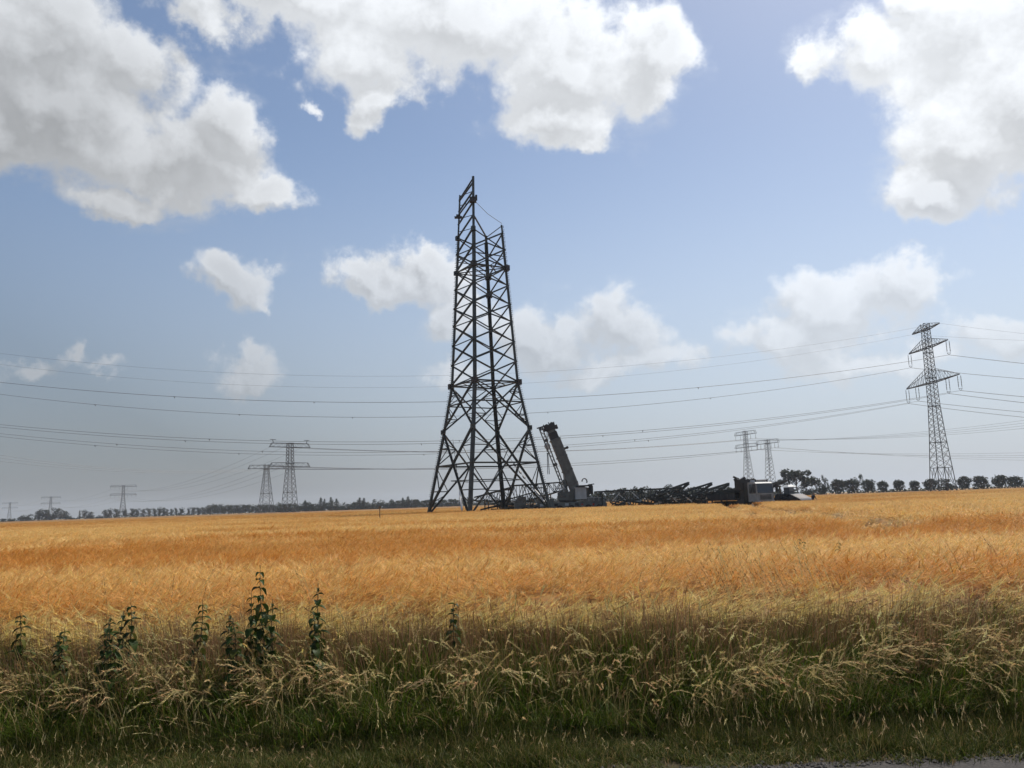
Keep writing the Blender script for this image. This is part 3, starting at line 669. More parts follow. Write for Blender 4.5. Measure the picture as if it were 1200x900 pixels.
# ------------------------------------------------------------------ trees
def ordinal(n):
    o = ['first', 'second', 'third', 'fourth', 'fifth', 'sixth', 'seventh', 'eighth', 'ninth', 'tenth', 'eleventh', 'twelfth', 'thirteenth', 'fourteenth', 'fifteenth', 'sixteenth', 'seventeenth', 'eighteenth', 'nineteenth']
    t = {20: 'twent', 30: 'thirt', 40: 'fort', 50: 'fift'}
    if n <= 19: return o[n-1]
    d = n//10*10; return t[d]+'ieth' if n == d else t[d]+'y-'+o[n-d-1]
def crown_mesh(seed, kind):
    """unit tree (height 1): crown of leaf clumps with gaps"""
    r = np.random.default_rng(seed); cl = []
    if kind == 'round': blobs = [((0, 0, .58), .31, .38, 330)]+[((.2*math.cos(a), .2*math.sin(a), .55+.25*r.random()), .17, .16, 30) for a in r.uniform(0, 6.28, 6)]
    elif kind == 'broad': blobs = [((0, 0, .72), .2, .16, 90)]+[((.36*math.cos(a)*q, .36*math.sin(a)*q, z), s, s*.62, 34) for a, q, z, s in zip(r.uniform(0, 6.28, 15), r.uniform(.2, 1.15, 15), r.uniform(.42, .9, 15), r.uniform(.11, .2, 15))]
    elif kind == 'loose': blobs = [((.34*math.cos(a)*q, .34*math.sin(a)*q, z), s, s*.9, 18) for a, q, z, s in zip(r.uniform(0, 6.28, 12), r.uniform(.1, 1.1, 12), r.uniform(.4, .95, 12), r.uniform(.06, .12, 12))]
    elif kind == 'poplar': blobs = [((r.uniform(-.02, .02), r.uniform(-.02, .02), z), .10*math.sin(PI*min(1, z*.95+.1))**.6+.012, .10, 22) for z in np.linspace(.14, .97, 13)]
    elif kind == 'row': blobs = [((.15*math.cos(a)*q, .15*math.sin(a)*q, z), s, s, 30) for a, q, z, s in zip(r.uniform(0, 6.28, 12), r.uniform(0, 1.2, 12), np.linspace(.28, .88, 12), r.uniform(.09, .17, 12))]
    else: blobs = [((.34*math.cos(a)*q, .34*math.sin(a)*q, z), s, s*.85, 34) for a, q, z, s in zip(r.uniform(0, 6.28, 14), r.uniform(0, 1.1, 14), np.r_[r.uniform(.12, .5, 7), r.uniform(.4, .85, 7)], r.uniform(.13, .24, 14))]
    for c, rr, rz, n in blobs:
        d = r.normal(0, 1, (n, 3)); d /= np.linalg.norm(d, axis=1)[:, None]; q = r.uniform(.35, 1.0, n)**.45*r.uniform(.85, 1.15, n)
        p = np.array(c)[None]+d*q[:, None]*np.array([rr, rr, rz])[None]; cl.append(p)
    cl = np.concatenate(cl); m = 9; n = len(cl)*m
    cen = np.repeat(cl, m, 0)+r.normal(0, .017, (n, 3)); sz = {'poplar': .011, 'loose': .013, 'row': .014}.get(kind, .021)
    a = r.normal(0, 1, (n, 3)); a /= np.linalg.norm(a, axis=1)[:, None]; b = np.cross(a, r.normal(0, 1, (n, 3))); b /= np.linalg.norm(b, axis=1)[:, None]
    s = sz*r.uniform(.6, 1.5, (n, 1)); V = np.stack([cen-a*s, cen-b*s*.7, cen+a*s, cen+b*s*.7], 1).reshape(-1, 3)
    tone = np.repeat(r.uniform(.6, 1.5, len(cl)), m)[:, None]*r.uniform(.8, 1.2, (n, 1))
    C = np.repeat(np.array([[.026, .038, .016]])*tone, 4, 0)
    return np_mesh('crown', V, np.arange(n*4).reshape(-1, 4), C, M['leaf']), cl
def trunk_mesh(seed, kind, cl):
    r = random.Random(seed); b = MB(); top = .9 if kind == 'poplar' else .62
    pts = [(r.uniform(-.01, .01)*i, r.uniform(-.01, .01)*i, top*i/5) for i in range(6)]; r0 = .024 if kind != 'bush' else .014
    b.tube(pts, [r0*(1-.14*i) for i in range(6)], 7)
    for k in range(16 if kind != 'poplar' else 8):
        e = Vector(cl[r.randrange(len(cl))]); f = min(max(e.z*.55, .14), top); i = min(int(f/top*5), 4)
        s = lerp(pts[i], pts[i+1], f/top*5-i); mid = lerp(s, e, .5)+Vector((0, 0, .02)); b.tube([s, mid, e], [.010, .006, .002], 4)
    return b.mesh('trunk', M['bark'])
TREE = {}
def tree_kind(kind, i):
    if (kind, i) not in TREE:
        c, cl = crown_mesh(sum(map(ord, kind))*7+i, kind); TREE[(kind, i)] = (c, trunk_mesh(i, kind, cl))
    return TREE[(kind, i)]
NVAR = {'round': 4, 'broad': 3, 'loose': 3, 'poplar': 2, 'row': 5, 'bush': 5}
HALF = {'round': .34, 'broad': .46, 'loose': .4, 'poplar': .11, 'row': .25, 'bush': .45}
NAME = {'round': 'round_tree', 'broad': 'broad_tree', 'loose': 'loose_tree', 'poplar': 'poplar_tree', 'row': 'row_tree', 'bush': 'bushy_tree'}
_tr = random.Random(77)
def tree(u, vtop, wpx, kind, Y, label, group=None, base=None):
    top = at(u, vtop, Y); h = top.z; c, t = tree_kind(kind, _tr.randrange(NVAR[kind]))
    if base: h = top.z
    root = empty(NAME[kind], (top.x, Y, 0), _tr.uniform(0, 6.28), label, 'tree', group)
    w = wpx/2*Y/F/HALF[kind]; root.scale = (w, w, h)
    link('crown', c, root); link('trunk', t, root)
    return root
def trees():
    G = 'avenue trees on the right'
    right = [(981, 561, 17, 'round', 'round dark tree on the left of the avenue, nearest to the broad tree'), (997, 561, 17, 'round', 'round tree merged with its right neighbour, left one of the close pair'), (1016, 561, 16, 'round', 'round tree merged with its left neighbour, right one of the close pair'),
        (1034, 563, 12, 'round', 'small round avenue tree standing alone, first after the close pair'), (1053, 561.5, 13, 'round', 'round avenue tree standing alone, second after the close pair'), (1071.5, 562.5, 12, 'round', 'small round avenue tree just left of the tall pylon'),
        (1090, 560.5, 16, 'round', 'round tree seen through the left legs of the tall pylon'), (1109, 559.5, 18, 'bush', 'wide tree seen through the right legs of the tall pylon'), (1129, 557.5, 15, 'round', 'round tree directly right of the tall pylon'),
        (1148.5, 557, 17, 'round', 'second round tree right of the tall pylon'), (1170, 556, 17, 'round', 'third round tree right of the tall pylon'), (1188, 557.5, 17, 'round', 'spreading tree near the right edge of the picture'), (1204, 563, 20, 'bush', 'low bush at the right edge of the picture')]
    for u, v, w, k, lab in right: tree(u, v, w, k, 330, lab, G)
    tree(932, 547.5, 40, 'broad', 315, 'broad spreading tree behind the car, tallest on the right')
    tree(912, 572, 16, 'bush', 312, 'low bushy tree between the truck cab and the broad tree')
    tree(946, 569, 17, 'bush', 318, 'low bushy tree under the right side of the broad tree'); tree(927, 572, 16, 'bush', 322, 'low bushy tree under the broad tree')
    tree(966, 555, 14, 'loose', 325, 'loose airy tree with see-through crown right of the broad tree'); tree(955, 557, 12, 'loose', 330, 'thin airy tree touching the broad tree on its right')
    tree(962, 563, 17, 'bush', 322, 'dark bush under the loose airy tree'); tree(1004, 555.5, 16, 'loose', 336, 'airy tree rising behind the close pair of round trees')
    # dark wood behind the crane and the truck
    mid = sorted([(699, 580, 14), (708, 577, 16), (716, 575.5, 13), (724, 575, 12), (731, 573.5, 12), (738, 573, 13), (745, 571, 13), (752, 573, 12), (758, 571.8, 13), (766, 575, 14), (774, 575, 13), (783, 571, 14), (789, 569.5, 15), (798, 573, 14), (808, 573, 14), (817, 571.5, 14), (826, 573, 14), (836, 573, 13), (846, 571, 14), (855, 573, 14), (866, 573, 14), (690, 581, 12), (681, 582, 12), (672, 583, 12)])
    for i, (u, v, w) in enumerate(mid): tree(u, v-2.5, w*1.35, 'bush', 360+(i % 3)*9, ordinal(i+1)+' dark tree from the left in the wood between the crane and the truck', 'wood behind the crane')
    # long dark wood left of the new tower
    rs = random.Random(8); u = 330; kk = 0
    while u < 672:
        v = (588.5 if u < 360 else 590 if u < 412 else 586.5 if u < 500 else 585.5 if u < 560 else 586 if u < 610 else 584)+rs.uniform(-1.5, 1.5)
        if u > 440 and u < 500: v -= 1.2
        tree(u, v, 15, 'bush', 560+rs.uniform(-14, 14), ordinal(kk := kk+1)+' bushy tree from the left in the long dark wood behind the new tower', 'long dark wood'); u += rs.uniform(6, 8.5)
    for u, v, w, lab in [(357.5, 587, 5, 'poplar just right of the lattice pylon pair'), (376, 584, 4.5, 'left poplar of the row of four, pointed top'), (380, 585.5, 3.5, 'thin poplar touching the left poplar of the row'), (388, 583.5, 4.5, 'tallest poplar in the row of four'), (394.5, 585, 4.5, 'right poplar of the row of four'), (421, 584, 5, 'left one of two poplars sticking out of the long wood'), (426, 584.5, 5, 'right one of two poplars sticking out of the long wood'), (478, 582.5, 4.5, 'poplar top beside the left leg of the new tower'), (472, 584, 4, 'small poplar left of the one beside the new tower')]:
        tree(u, v, w*1.3, 'poplar', 545, lab, 'poplars')
    # even dark stand
    u = 247; kk = 0
    while u < 330:
        tree(u, 591+rs.uniform(-.8, .8), 9, 'row', 600+rs.uniform(-10, 10), ordinal(kk := kk+1)+' upright tree from the left in the even stand left of the pylon pair', 'even dark stand'); u += rs.uniform(3.4, 4.6)
    # long thin row with gaps
    row = [(3, 607.5, 7, 'bush'), (13, 608.5, 11, 'bush'), (22, 611, 6, 'bush'), (30, 602, 15, 'bush'), (45, 597.5, 8, 'row'), (50, 596, 9, 'row'), (55, 597, 8, 'row'), (59, 602, 8, 'bush'), (66, 594.5, 10, 'row'), (72, 600, 6, 'row'), (77, 598, 8, 'row'), (83, 604, 8, 'bush'),
           (93.5, 598.5, 2.2, 'poplar'), (99.5, 597, 6, 'row'), (105, 599, 7, 'row'), (109, 603.5, 7, 'bush'), (118, 603.5, 6, 'bush'), (123.5, 597, 7, 'row'), (129, 596, 7, 'row'), (137, 596, 8, 'row'), (146, 596.5, 7, 'row'), (155, 595.5, 7, 'row'), (161, 595.5, 6, 'row'), (168, 596, 6, 'row'), (175, 595, 6, 'row'),
           (181.5, 595, 6, 'row'), (187, 594.5, 7, 'row'), (192, 594.5, 6, 'row'), (196, 596, 4, 'row'), (201, 596, 5, 'row'), (206.5, 594.5, 4, 'row'), (213, 595, 8, 'row'), (221, 595, 4, 'row'), (227, 594, 7, 'row'), (233, 594, 8, 'row'), (239, 593.5, 8, 'row'), (244, 593, 6, 'row')]
    for i, (u, v, w, k) in enumerate(row):
        tree(u, v, w*1.15, k, 640, ordinal(i+1)+(' rounded' if k == 'bush' else ' thin pole-like' if k == 'poplar' else ' upright')+' tree from the left edge in the gappy far row', 'gappy tree row on the left')
    # hedge closing the foot of the rows
    def hedge(x_pts, Y, h, label, seed):
        r = np.random.default_rng(seed); n = int((x_pts[1]-x_pts[0])*14); x = r.uniform(x_pts[0], x_pts[1], n)
        hh = h*(1+.35*value_noise(x*.06, x*0, seed)+.2*value_noise(x*.4, x*0, seed))
        cen = np.c_[x, Y+r.uniform(-2, 2, n), hh*r.uniform(.05, 1, n)]
        a = r.normal(0, 1, (n, 3)); a /= np.linalg.norm(a, axis=1)[:, None]; b = np.cross(a, r.normal(0, 1, (n, 3))); b /= np.linalg.norm(b, axis=1)[:, None]; s = r.uniform(.25, .6, (n, 1))
        V = np.stack([cen-a*s, cen-b*s, cen+a*s, cen+b*s], 1).reshape(-1, 3); V[:, 2] = np.maximum(V[:, 2], .01)
        C = np.repeat(np.array([[.024, .034, .015]])*r.uniform(.6, 1.5, (n, 1)), 4, 0)
        o = link('hedge', np_mesh('hedge', V, np.arange(n*4).reshape(-1, 4), C, M['leaf'])); tag(o, label, 'hedge', None, 'stuff')
    hedge((at(0, 600, 650).x-20, at(330, 600, 650).x), 650, 2.9, 'low hedge line under the far left tree row', 2)
    hedge((at(325, 590, 590).x, at(680, 590, 590).x), 590, 5.0, 'dark undergrowth of the long wood', 3)
    hedge((at(672, 590, 375).x, at(885, 590, 375).x), 375, 4.6, 'dark undergrowth of the wood behind the crane', 4)
    hedge((at(900, 580, 345).x, at(1210, 580, 345).x), 345, 2.5, 'low hedge under the avenue trees on the right', 5)

# ------------------------------------------------------------------ the new tower
def new_tower():
    X, Y, A = -3.807, 110.0, -.24
    root = empty('lattice_tower', (X, Y, 0), 0, 'huge unfinished dark steel lattice tower with an open top in the field', 'tower')
    near = Vector((math.sin(A), -math.cos(A), 0)); rgt = Vector((math.cos(A), math.sin(A), 0)); D = {'n': near, 'f': -near, 'r': rgt, 'l': -rgt}
    prof = [(0, 8.90), (1.048, 8.658), (11.784, 6.178), (18.1, 4.87), (39.5, 3.37), (48, 2.80)]
    def Rz(z):
        for (a, ra), (b, rb) in zip(prof, prof[1:]):
            if z <= b: return ra+(rb-ra)*(z-a)/(b-a)
    def P(l, z): return D[l]*Rz(z)+Vector((0, 0, z))
    TOP = {'n': 47.3, 'l': 45.9, 'r': 40.7, 'f': 40.5}
    mleg = M['tower_steel']
    for l in 'nfrl':
        b = MB(); zs = [0, 11.784, 18.1, 39.5, TOP[l]]
        for a, c in zip(zs, zs[1:]):
            w = .44 if c < 12 else .41 if c < 19 else .38 if c < 40 else .25
            pa, pb = P(l, a), P(l, c+.01); d = (pb-pa).normalized(); out = D[l]
            t1 = d.cross(out).normalized(); q = Matrix((t1, d.cross(t1), d)).transposed()
            # angle section open towards the middle of the tower
            for sgn in (1, -1):
                ax = (t1*sgn - out).normalized(); n = d.cross(ax).normalized(); qq = Matrix((ax, n, d)).transposed()
                b.box((pa+pb)/2+ax*(w/2)*.9, (w, .05, (pb-pa).length), qq)
        for z in [11.784, 18.1, 34.35] + ([39.5] if l in 'nl' else []):
            b.box(P(l, z), (.5, .5, .6), Matrix.Rotation(A+PI/4, 3, 'Z'))
        b.build('leg', mleg, root)
        b = MB(); z = 3.0; k = 0                       # step bolts
        top = TOP[l] if l in 'r' else 39.5
        if l in 'lr':
            while z < top:
                s = 1 if k % 2 else -1; p = P(l, z); o = (D[l]*.9 + D['n']*.5*s).normalized(); b.bar(p, p+o*.22, .06); b.bar(p+o*.20, p+o*.20+Vector((0, 0, .07)), .06); z += .28; k += 1
            b.build('step_bolts', mleg, root, 'stuff')
        b = MB(); b.box(P(l, .2), (1.5, 1.5, .5)); b.build('footing', M['concrete'], root)
    levels = [18.1, 20.99, 23.73, 26.56, 29.05, 31.77, 34.35, 37.0, 39.5]
    faces = [('l', 'n'), ('n', 'r'), ('r', 'f'), ('f', 'l')]
    for a, b in faces:
        for i in range(8):
            z0, z1 = levels[i], levels[i+1]; w = .21 if (a, b) in (('l', 'n'), ('n', 'r')) else .175
            off = (D[a]+D[b])*.05
            brace(root, P(a, z0)+off, P(b, z1)+off, w); brace(root, P(b, z0)-off, P(a, z1)-off, w*.85)
        for z, w in ((18.1, .2), (34.35, .17), (36.0, .12)): brace(root, P(a, z), P(b, z), w, 'strut')
        # two tall panels of crossing bars with secondary bars
        for z0, z1, w in ((0.2, 11.784, .27), (11.784, 18.1, .22)):
            A0, B0, A1, B1 = P(a, z0), P(b, z0), P(a, z1), P(b, z1)
            off = (D[a]+D[b])*.06
            brace(root, A0+off, B1+off, w); brace(root, B0-off, A1-off, w)
            t = Rz(z0)/(Rz(z0)+Rz(z1)); C = lerp(A0, B1, t); zc = C.z
            HA, HB = P(a, zc), P(b, zc)
            brace(root, HA, HB, w*.75, 'strut')
            for lo, H, top_, Dlo, Dhi, leg in ((A0, HA, A1, A0, A1, a), (B0, HB, B1, B0, B1, b)):
                m1 = lerp(lo, C, .5); q1 = P(leg, m1.z)
                brace(root, q1, m1, w*.5); brace(root, m1, H, w*.5); brace(root, P(leg, (q1.z+z0)/2), m1 if z0 > 5 else lerp(lo, C, .42), w*.4)
                m2 = lerp(C, top_, .5); q2 = P(leg, m2.z)
                brace(root, q2, m2, w*.5); brace(root, m2, H, w*.5); brace(root, lerp(q2, top_, .5), m2, w*.4)
    for z in (18.1, 34.35):                                      # plan bracing
        mids = [(P(a, z)+P(b, z))/2 for a, b in faces]
        for i in range(4): brace(root, mids[i], mids[(i+1) % 4], .12, 'strut')
        brace(root, P('l', z), P('r', z), .12, 'strut')
    t = 4.9; 
    zc = 18.1-2.8
    for z in (4.9,):
        mids = [(P(a, z)+P(b, z))/2 for a, b in faces]
        for i in range(4): brace(root, mids[i], mids[(i+1) % 4], .12, 'strut')
    # unfinished face between the left and the near leg
    up = [39.5, 41.45, 43.4, 45.0, 46.3]
    for i in range(4):
        zl = min(up[i], 45.6)
        brace(root, P('l', zl), P('n', up[i+1]), .19)
        brace(root, P('l', min(up[i]+.9, 45.7)), P('n', up[i]), .08, 'strut')
    brace(root, P('l', 45.2), P('n', 46.9), .16, 'strut'); brace(root, P('l', 42.9), P('n', 44.3), .16, 'strut')
    brace(root, P('n', 41.6), P('f', 40.4), .18); brace(root, P('f', 40.3), P('r', 40.6), .09, 'strut')
    b = MB(); b.box(P('l', 42.6), (1.1, .5, .22)); b.box(P('l', 42.75), (.6, .4, .5)); b.box(P('n', 43.7), (.9, .7, .7)); b.box(P('n', 43.9)+Vector((.45, 0, .1)), (.3, .2, .8)); b.build('gusset_plate', M['plate_steel'], root)
    for l, z in (('n', 34.35), ('n', 18.1), ('f', 34.35), ('f', 31.7), ('r', 18.1), ('r', 34.35), ('l', 18.1)):
        b = MB(); b.box(P(l, z), (.66, .66, .75), Matrix.Rotation(A+PI/4, 3, 'Z')); b.build('gusset_plate', M['plate_steel'], root)
    o = MB().tube([Vector((X, Y, 0))+P('n', 43.8), Vector((X, Y, 0))+lerp(P('n', 43.8), P('r', 40.9), .5)+Vector((0, 0, -.35)), Vector((X, Y, 0))+P('r', 40.9)], .035, 5).build('pull_rope', M['rope'])
    tag(o, 'thin rope from the high near leg to the lower right leg', 'rope')
    base = Vector((X, Y, 0))
    for p0, p1, lab in ((P('f', 10.5)+Vector((0, 0, 0)), P('r', 1.5)+Vector((-.6, -.9, 0)), 'slack rope with a white sleeve by the right tower foot'),
                        (P('l', 11)*.75+Vector((0, 0, 2.5)), P('n', .8)+Vector((-.9, .4, 0)), 'slack rope with a white sleeve beside the near tower foot')):
        r = empty('guy_rope', base+p1, 0, lab, 'rope')
        v = p0-p1; MB().tube([(0, 0, 0), v*.5+Vector((0, 0, -.25)), v], .03, 5).build('line', M['rope'], r)
        MB().tube([v*.03, v*.03+v*.12, v*.03+v*.24+Vector((0, 0, -.1))], [.12, .16, .07], 6).build('sleeve', M['white_sleeve'], r)
        for f in (.5, .62, .42): MB().bar(v*f+Vector((0, 0, -.22)), v*(f+.035)+Vector((0, 0, -.22)), .2).build('clamp', M['crane_black'], r)
M['concrete'] = mat('concrete', (.3, .29, .27), .9, 0, .15, 2)

# ------------------------------------------------------------------ pylons
def pylon(X, Y, ang, prof, arms, label, group=None, msteel='old_steel', npan=18, legw=.14, brw=.08, single=False, feet_open=0, name='pylon'):
    """prof: (z, side of the square) ; arms: (z, half length, rise of the upper chords, insulators[(offset,len)], style)"""
    root = empty(name, (X, Y, 0), ang, label, 'pylon', group); att = {}
    def S(z):
        for (a, ra), (b, rb) in zip(prof, prof[1:]):
            if z <= b+1e-6: return (ra+(rb-ra)*(z-a)/(b-a))/2
    zt = prof[-1][0]; K = [(-1, -1), (1, -1), (1, 1), (-1, 1)]
    def P(k, z): return Vector((K[k][0]*S(z), K[k][1]*S(z), z))
    m = M[msteel]
    for k in range(4):
        b = MB()
        for (a, _), (c, _) in zip(prof, prof[1:]): b.bar(P(k, a), P(k, c), legw*(1.0 if c < zt*.6 else .8))
        b.build('leg', m, root)
    # panel heights follow the width
    zs = [feet_open]; 
    while zs[-1] < zt-.5: zs.append(min(zt, zs[-1]+max(2*S(zs[-1])*.62, zt/npan*.62)))
    b = MB()
    for k in range(4):
        j = (k+1) % 4
        for a, c in zip(zs, zs[1:]): b.bar(P(k, a), P(j, c), brw); b.bar(P(j, a), P(k, c), brw)
        if feet_open:
            A0, B0, C0 = P(k, 0), P(j, 0), (P(k, feet_open)+P(j, feet_open))/2
            b.bar(P(k, feet_open), P(j, feet_open), brw*1.3); 
            for q0, hi in ((A0, P(k, feet_open)), (B0, P(j, feet_open))):
                b.bar(q0, C0, brw*1.2); mid = lerp(q0, C0, .45); b.bar(mid, lerp(q0, hi, .6), brw*.8); b.bar(mid, lerp(q0, hi, .3), brw*.7); b.bar(lerp(q0, C0, .7), hi, brw*.8)
    b.build('bracing', m, root, 'stuff')
    for z in [q for i, q in enumerate(zs) if i % 6 == 3]+[a[0] for a in arms]:
        b = MB(); [b.bar(P(k, z), P((k+1) % 4, z), brw*1.5) for k in range(4)]; b.build('belt', m, root)
    for ai, (z, Lh, rise, ins, style) in enumerate(arms):
        b = MB(); s = S(z)
        for sd in (-1, 1):
            if style == 'peak':
                tip = Vector((sd*Lh, 0, z+.15)); n = max(4, int(Lh/1.7))
                for y in (-1, 1):
                    r0 = Vector((sd*s, y*s, z)); u0 = Vector((sd*S(min(z+rise, zt)), y*S(min(z+rise, zt)), min(z+rise, zt)))
                    b.bar(r0, tip, legw*1.25); b.bar(u0, tip+Vector((0, 0, .2)), brw*1.25)
                    for i in range(n):
                        f, g = i/n, (i+1)/n; b.bar(lerp(u0, tip, f), lerp(r0, tip, g), brw*.7)
                        if i % 2 == 0: b.bar(lerp(r0, tip, g), lerp(u0, tip, g), brw*.6)
                for i in range(n):
                    f, g = i/n, (i+1)/n
                    b.bar(lerp((sd*s, -s, z), tip, f), lerp((sd*s, s, z), tip, g), brw*.8); b.bar(lerp((sd*s, s, z), tip, f), lerp((sd*s, -s, z), tip, g), brw*.8)
            else:                                                   # parallel box truss
                h = rise; n = max(4, int(Lh/1.8))
                for y in (-1, 1):
                    q = [Vector((sd*s, y*s, z)), Vector((sd*Lh, y*.45, z)), Vector((sd*s, y*s, z+h)), Vector((sd*Lh*.9, y*.45, z+h))]
                    b.bar(q[0], q[1], legw*1.0); b.bar(q[2], q[3], legw*.6); b.bar(q[1], q[3], brw*1.3)
                    for i in range(n): b.bar(lerp(q[0], q[1], i/n), lerp(q[2], q[3], (i+1)/n), brw*.55) if i % 2 else b.bar(lerp(q[2], q[3], i/n), lerp(q[0], q[1], (i+1)/n), brw*.55)
                for i in range(n): b.bar((sd*(s+(Lh-s)*i/n), -s*.7, z), (sd*(s+(Lh-s)*(i+1)/n), s*.7, z), brw)
                if style == 'horn': b.bar((sd*Lh*.82, 0, z+h), (sd*Lh*.86, 0, z+h+1.6), legw); b.bar((sd*Lh*.70, 0, z+h+1.6), (sd*Lh*.98, 0, z+h+1.7), legw)
        b.build('crossarm', m, root)
        for off, ln in ins:
            if ln < 0: att[(ai, off)] = Vector((off, 0, z+.15)); continue
            if ln == 0: att[(ai, off)] = Vector((off, 0, z)); continue
            b = MB()
            for q in ((-.45, .45) if not single else (0,)):
                n = 7; y = q
                b.tube([(off, y, z), (off, y, z-ln*.95)], .03, 5)
                b.lathe([(.03 if i % 2 else .13, z-.35-i*(ln*.8)/(2*n)) for i in range(2*n)], (off, y, 0), 'Z', 6)
            b.bar((off, -.5, z-ln*.96), (off, .5, z-ln*.96), .09); b.bar((off, -.5, z-ln*.96), (off, 0, z-ln*1.1), .07); b.bar((off, .5, z-ln*.96), (off, 0, z-ln*1.1), .07)
            b.build('insulator_string', M['insulator'], root)
            att[(ai, off)] = Vector((off, 0, z-ln*1.1))
    mw = Matrix.Translation((X, Y, 0)) @ Matrix.Rotation(ang, 4, 'Z')
    return {k: mw @ v for k, v in att.items()}

# ------------------------------------------------------------------ wires
CAB_N = [0]
def wire(pts, label, r=.028, twin=.4, spacers=(), n=60, group='overhead power lines'):
    """pts: three points (t, z) given as 3-D; one parabola in their vertical plane"""
    A, B, C = pts; d = Vector((C.x-A.x, C.y-A.y, 0)); L = d.length; e = d/L
    tb = (B-A).xy.dot(e.xy)
    # fit z = A.z + a t + b t^2
    m = np.linalg.solve(np.array([[tb, tb*tb], [L, L*L]]), np.array([B.z-A.z, C.z-A.z]))
    root = empty('power_line', A, 0, label, 'power line', group)
    side = Vector((-e.y, e.x, 0))
    def Z(t): return Vector((e.x*t, e.y*t, m[0]*t+m[1]*t*t))
    for q in ((-twin/2, twin/2) if twin else (0,)):
        MB().tube([Z(L*i/n)+side*q for i in range(n+1)], r, 4, False).build('conductor', M['cable'], root)
    for t in spacers:
        p = Z(L*t); b = MB(); b.box(p+Vector((0, 0, -.05)), (.25, max(twin, .3)+.15, .12)); b.box(p+Vector((0, 0, -.22)), (.12, .12, .4)); b.build('spacer', M['insulator'], root)
    return root
def on_plane(A, e, u, v):
    """point seen at u,v in the vertical plane through A along e"""
    d = ray(u, v); o = Vector((0, 0, EYE)); n = Vector((-e[1], e[0], 0)); s = (A-o).dot(n)/d.dot(n); return o+d*s
def grid():
    att = pylon(120.97, 230, rad(-89.5), [(0, 5.2), (9.0, 4.0), (17, 3.0), (25, 2.3), (32, 2.1), (49.3, 1.7)],
        [(47.6, 7.7, 1.7, [(-7.7, -1), (7.7, -1)], 'peak'), (42.2, 10.9, 2.6, [(-10.7, 3.7), (10.7, 3.7)], 'peak'), (31.95, 14.6, 4.0, [(-14.3, 3.9), (-8.4, 3.9), (8.4, 3.9), (14.3, 3.9)], 'peak')],
        'tall lattice pylon with three stepped crossarms at the right', None, 'old_steel', 30, .17, .085, feet_open=7.5)
    spec = [((0, -7.7), (520, 453), (0, 427), 'lower earth wire of the near power line', 0, ()), ((0, 7.7), (520, 440), (0, 414), 'uppermost earth wire of the near power line', 0, ()),
            ((1, 10.7), (520, 470.8), (0, 448), 'upper twin conductor below the earth wires', .4, (.24, .42, .6, .73)), ((1, -10.7), (520, 488), (0, 462), 'second twin conductor below the earth wires', .4, (.2, .36, .55, .66, .8)),
            ((2, 14.3), (520, 516.6), (0, 497.5), 'topmost conductor of the lower bundle of four', .4, (.3, .47, .7)), ((2, 8.4), (520, 519.4), (0, 500.5), 'second conductor of the lower bundle of four', .4, (.33, .5, .72)),
            ((2, -8.4), (520, 528.6), (0, 508), 'third conductor of the lower bundle of four', .4, (.28, .45, .64, .78)), ((2, -14.3), (520, 531.6), (0, 511.5), 'lowest conductor of the lower bundle of four', .4, (.26, .48, .66, .8))]
    e = Vector((-1, -.012, 0)).normalized()
    right_v = {(0, -7.7): 399, (0, 7.7): 391, (1, 10.7): 426, (1, -10.7): 444, (2, 14.3): 465, (2, 8.4): 472, (2, -8.4): 483, (2, -14.3): 489}
    for k, m1, m2, lab, tw, sp in spec:
        A = att[k]; B = on_plane(A, e, *m1); C = on_plane(A, e, *m2)
        # carry the curve on to the next pylon outside the picture
        tb, tc = (B-A).dot(Vector((e.x, e.y, 0))), (C-A).dot(Vector((e.x, e.y, 0)))
        m = np.linalg.solve(np.array([[tb, tb*tb], [tc, tc*tc]]), np.array([B.z-A.z, C.z-A.z])); te = tc*1.12
        E_ = A+Vector((e.x*te, e.y*te, m[0]*te+m[1]*te*te))
        wire((A, B, E_), lab, .03 if tw else .022, tw, sp, 90)
        e2 = Vector((1, -.25, 0)).normalized(); B = on_plane(A, e2, 1200, right_v[k]); F_ = A+e2*300; 
        wire((A, B, Vector((F_.x, F_.y, A.z+2))), lab.replace('near power line', 'near power line, right of the tall pylon') if 'near' in lab else lab+', right of the tall pylon', .03 if tw else .022, tw, (.12,) if tw else (), 40)
    # second line, farther away
    T = [(0, 6.2), (24, 2.9), (37, 2.6)]
    ins = lambda L, n, l: [(s*L*(i+1)/n*.97, l) for i in range(n) for s in (-1, 1)]
    p340 = at(340, 515, 405); p312 = at(312.5, 538, 412); p873 = at(873, 505, 452); p899 = at(899, 515, 405)
    a340 = pylon(p340.x, 405, rad(42), [(0, 6.4), (23.5, 3.0), (35.6, 2.5)], [(23.6, 10.8, 2.0, ins(10.6, 3, 0), 'box'), (33.4, 10.9, 2.0, ins(10.7, 3, 0), 'horn')], 'tall dark pylon of the left pair with two flat box crossarms', None, 'old_steel', 20, .24, .13, True)
    a312 = pylon(p312.x, 412, rad(36), [(0, 6.6), (22.0, 2.2), (25.6, 2.0)], [(23.4, 9.4, 1.8, ins(9.2, 3, 0), 'box')], 'shorter pylon of the left pair with one flat crossarm', None, 'old_steel', 18, .2, .11, True)
    a873 = pylon(p873.x, 452, rad(-68), [(0, 5.6), (26, 2.0), (37.5, 1.7)], [(28.2, 9.6, 1.8, ins(9.4, 2, 2.2), 'box'), (35.3, 9.2, 1.8, ins(9.0, 2, 2.6), 'box')], 'pylon with two crossarms behind the truck cab', None, 'old_steel', 20, .18, .1, True)
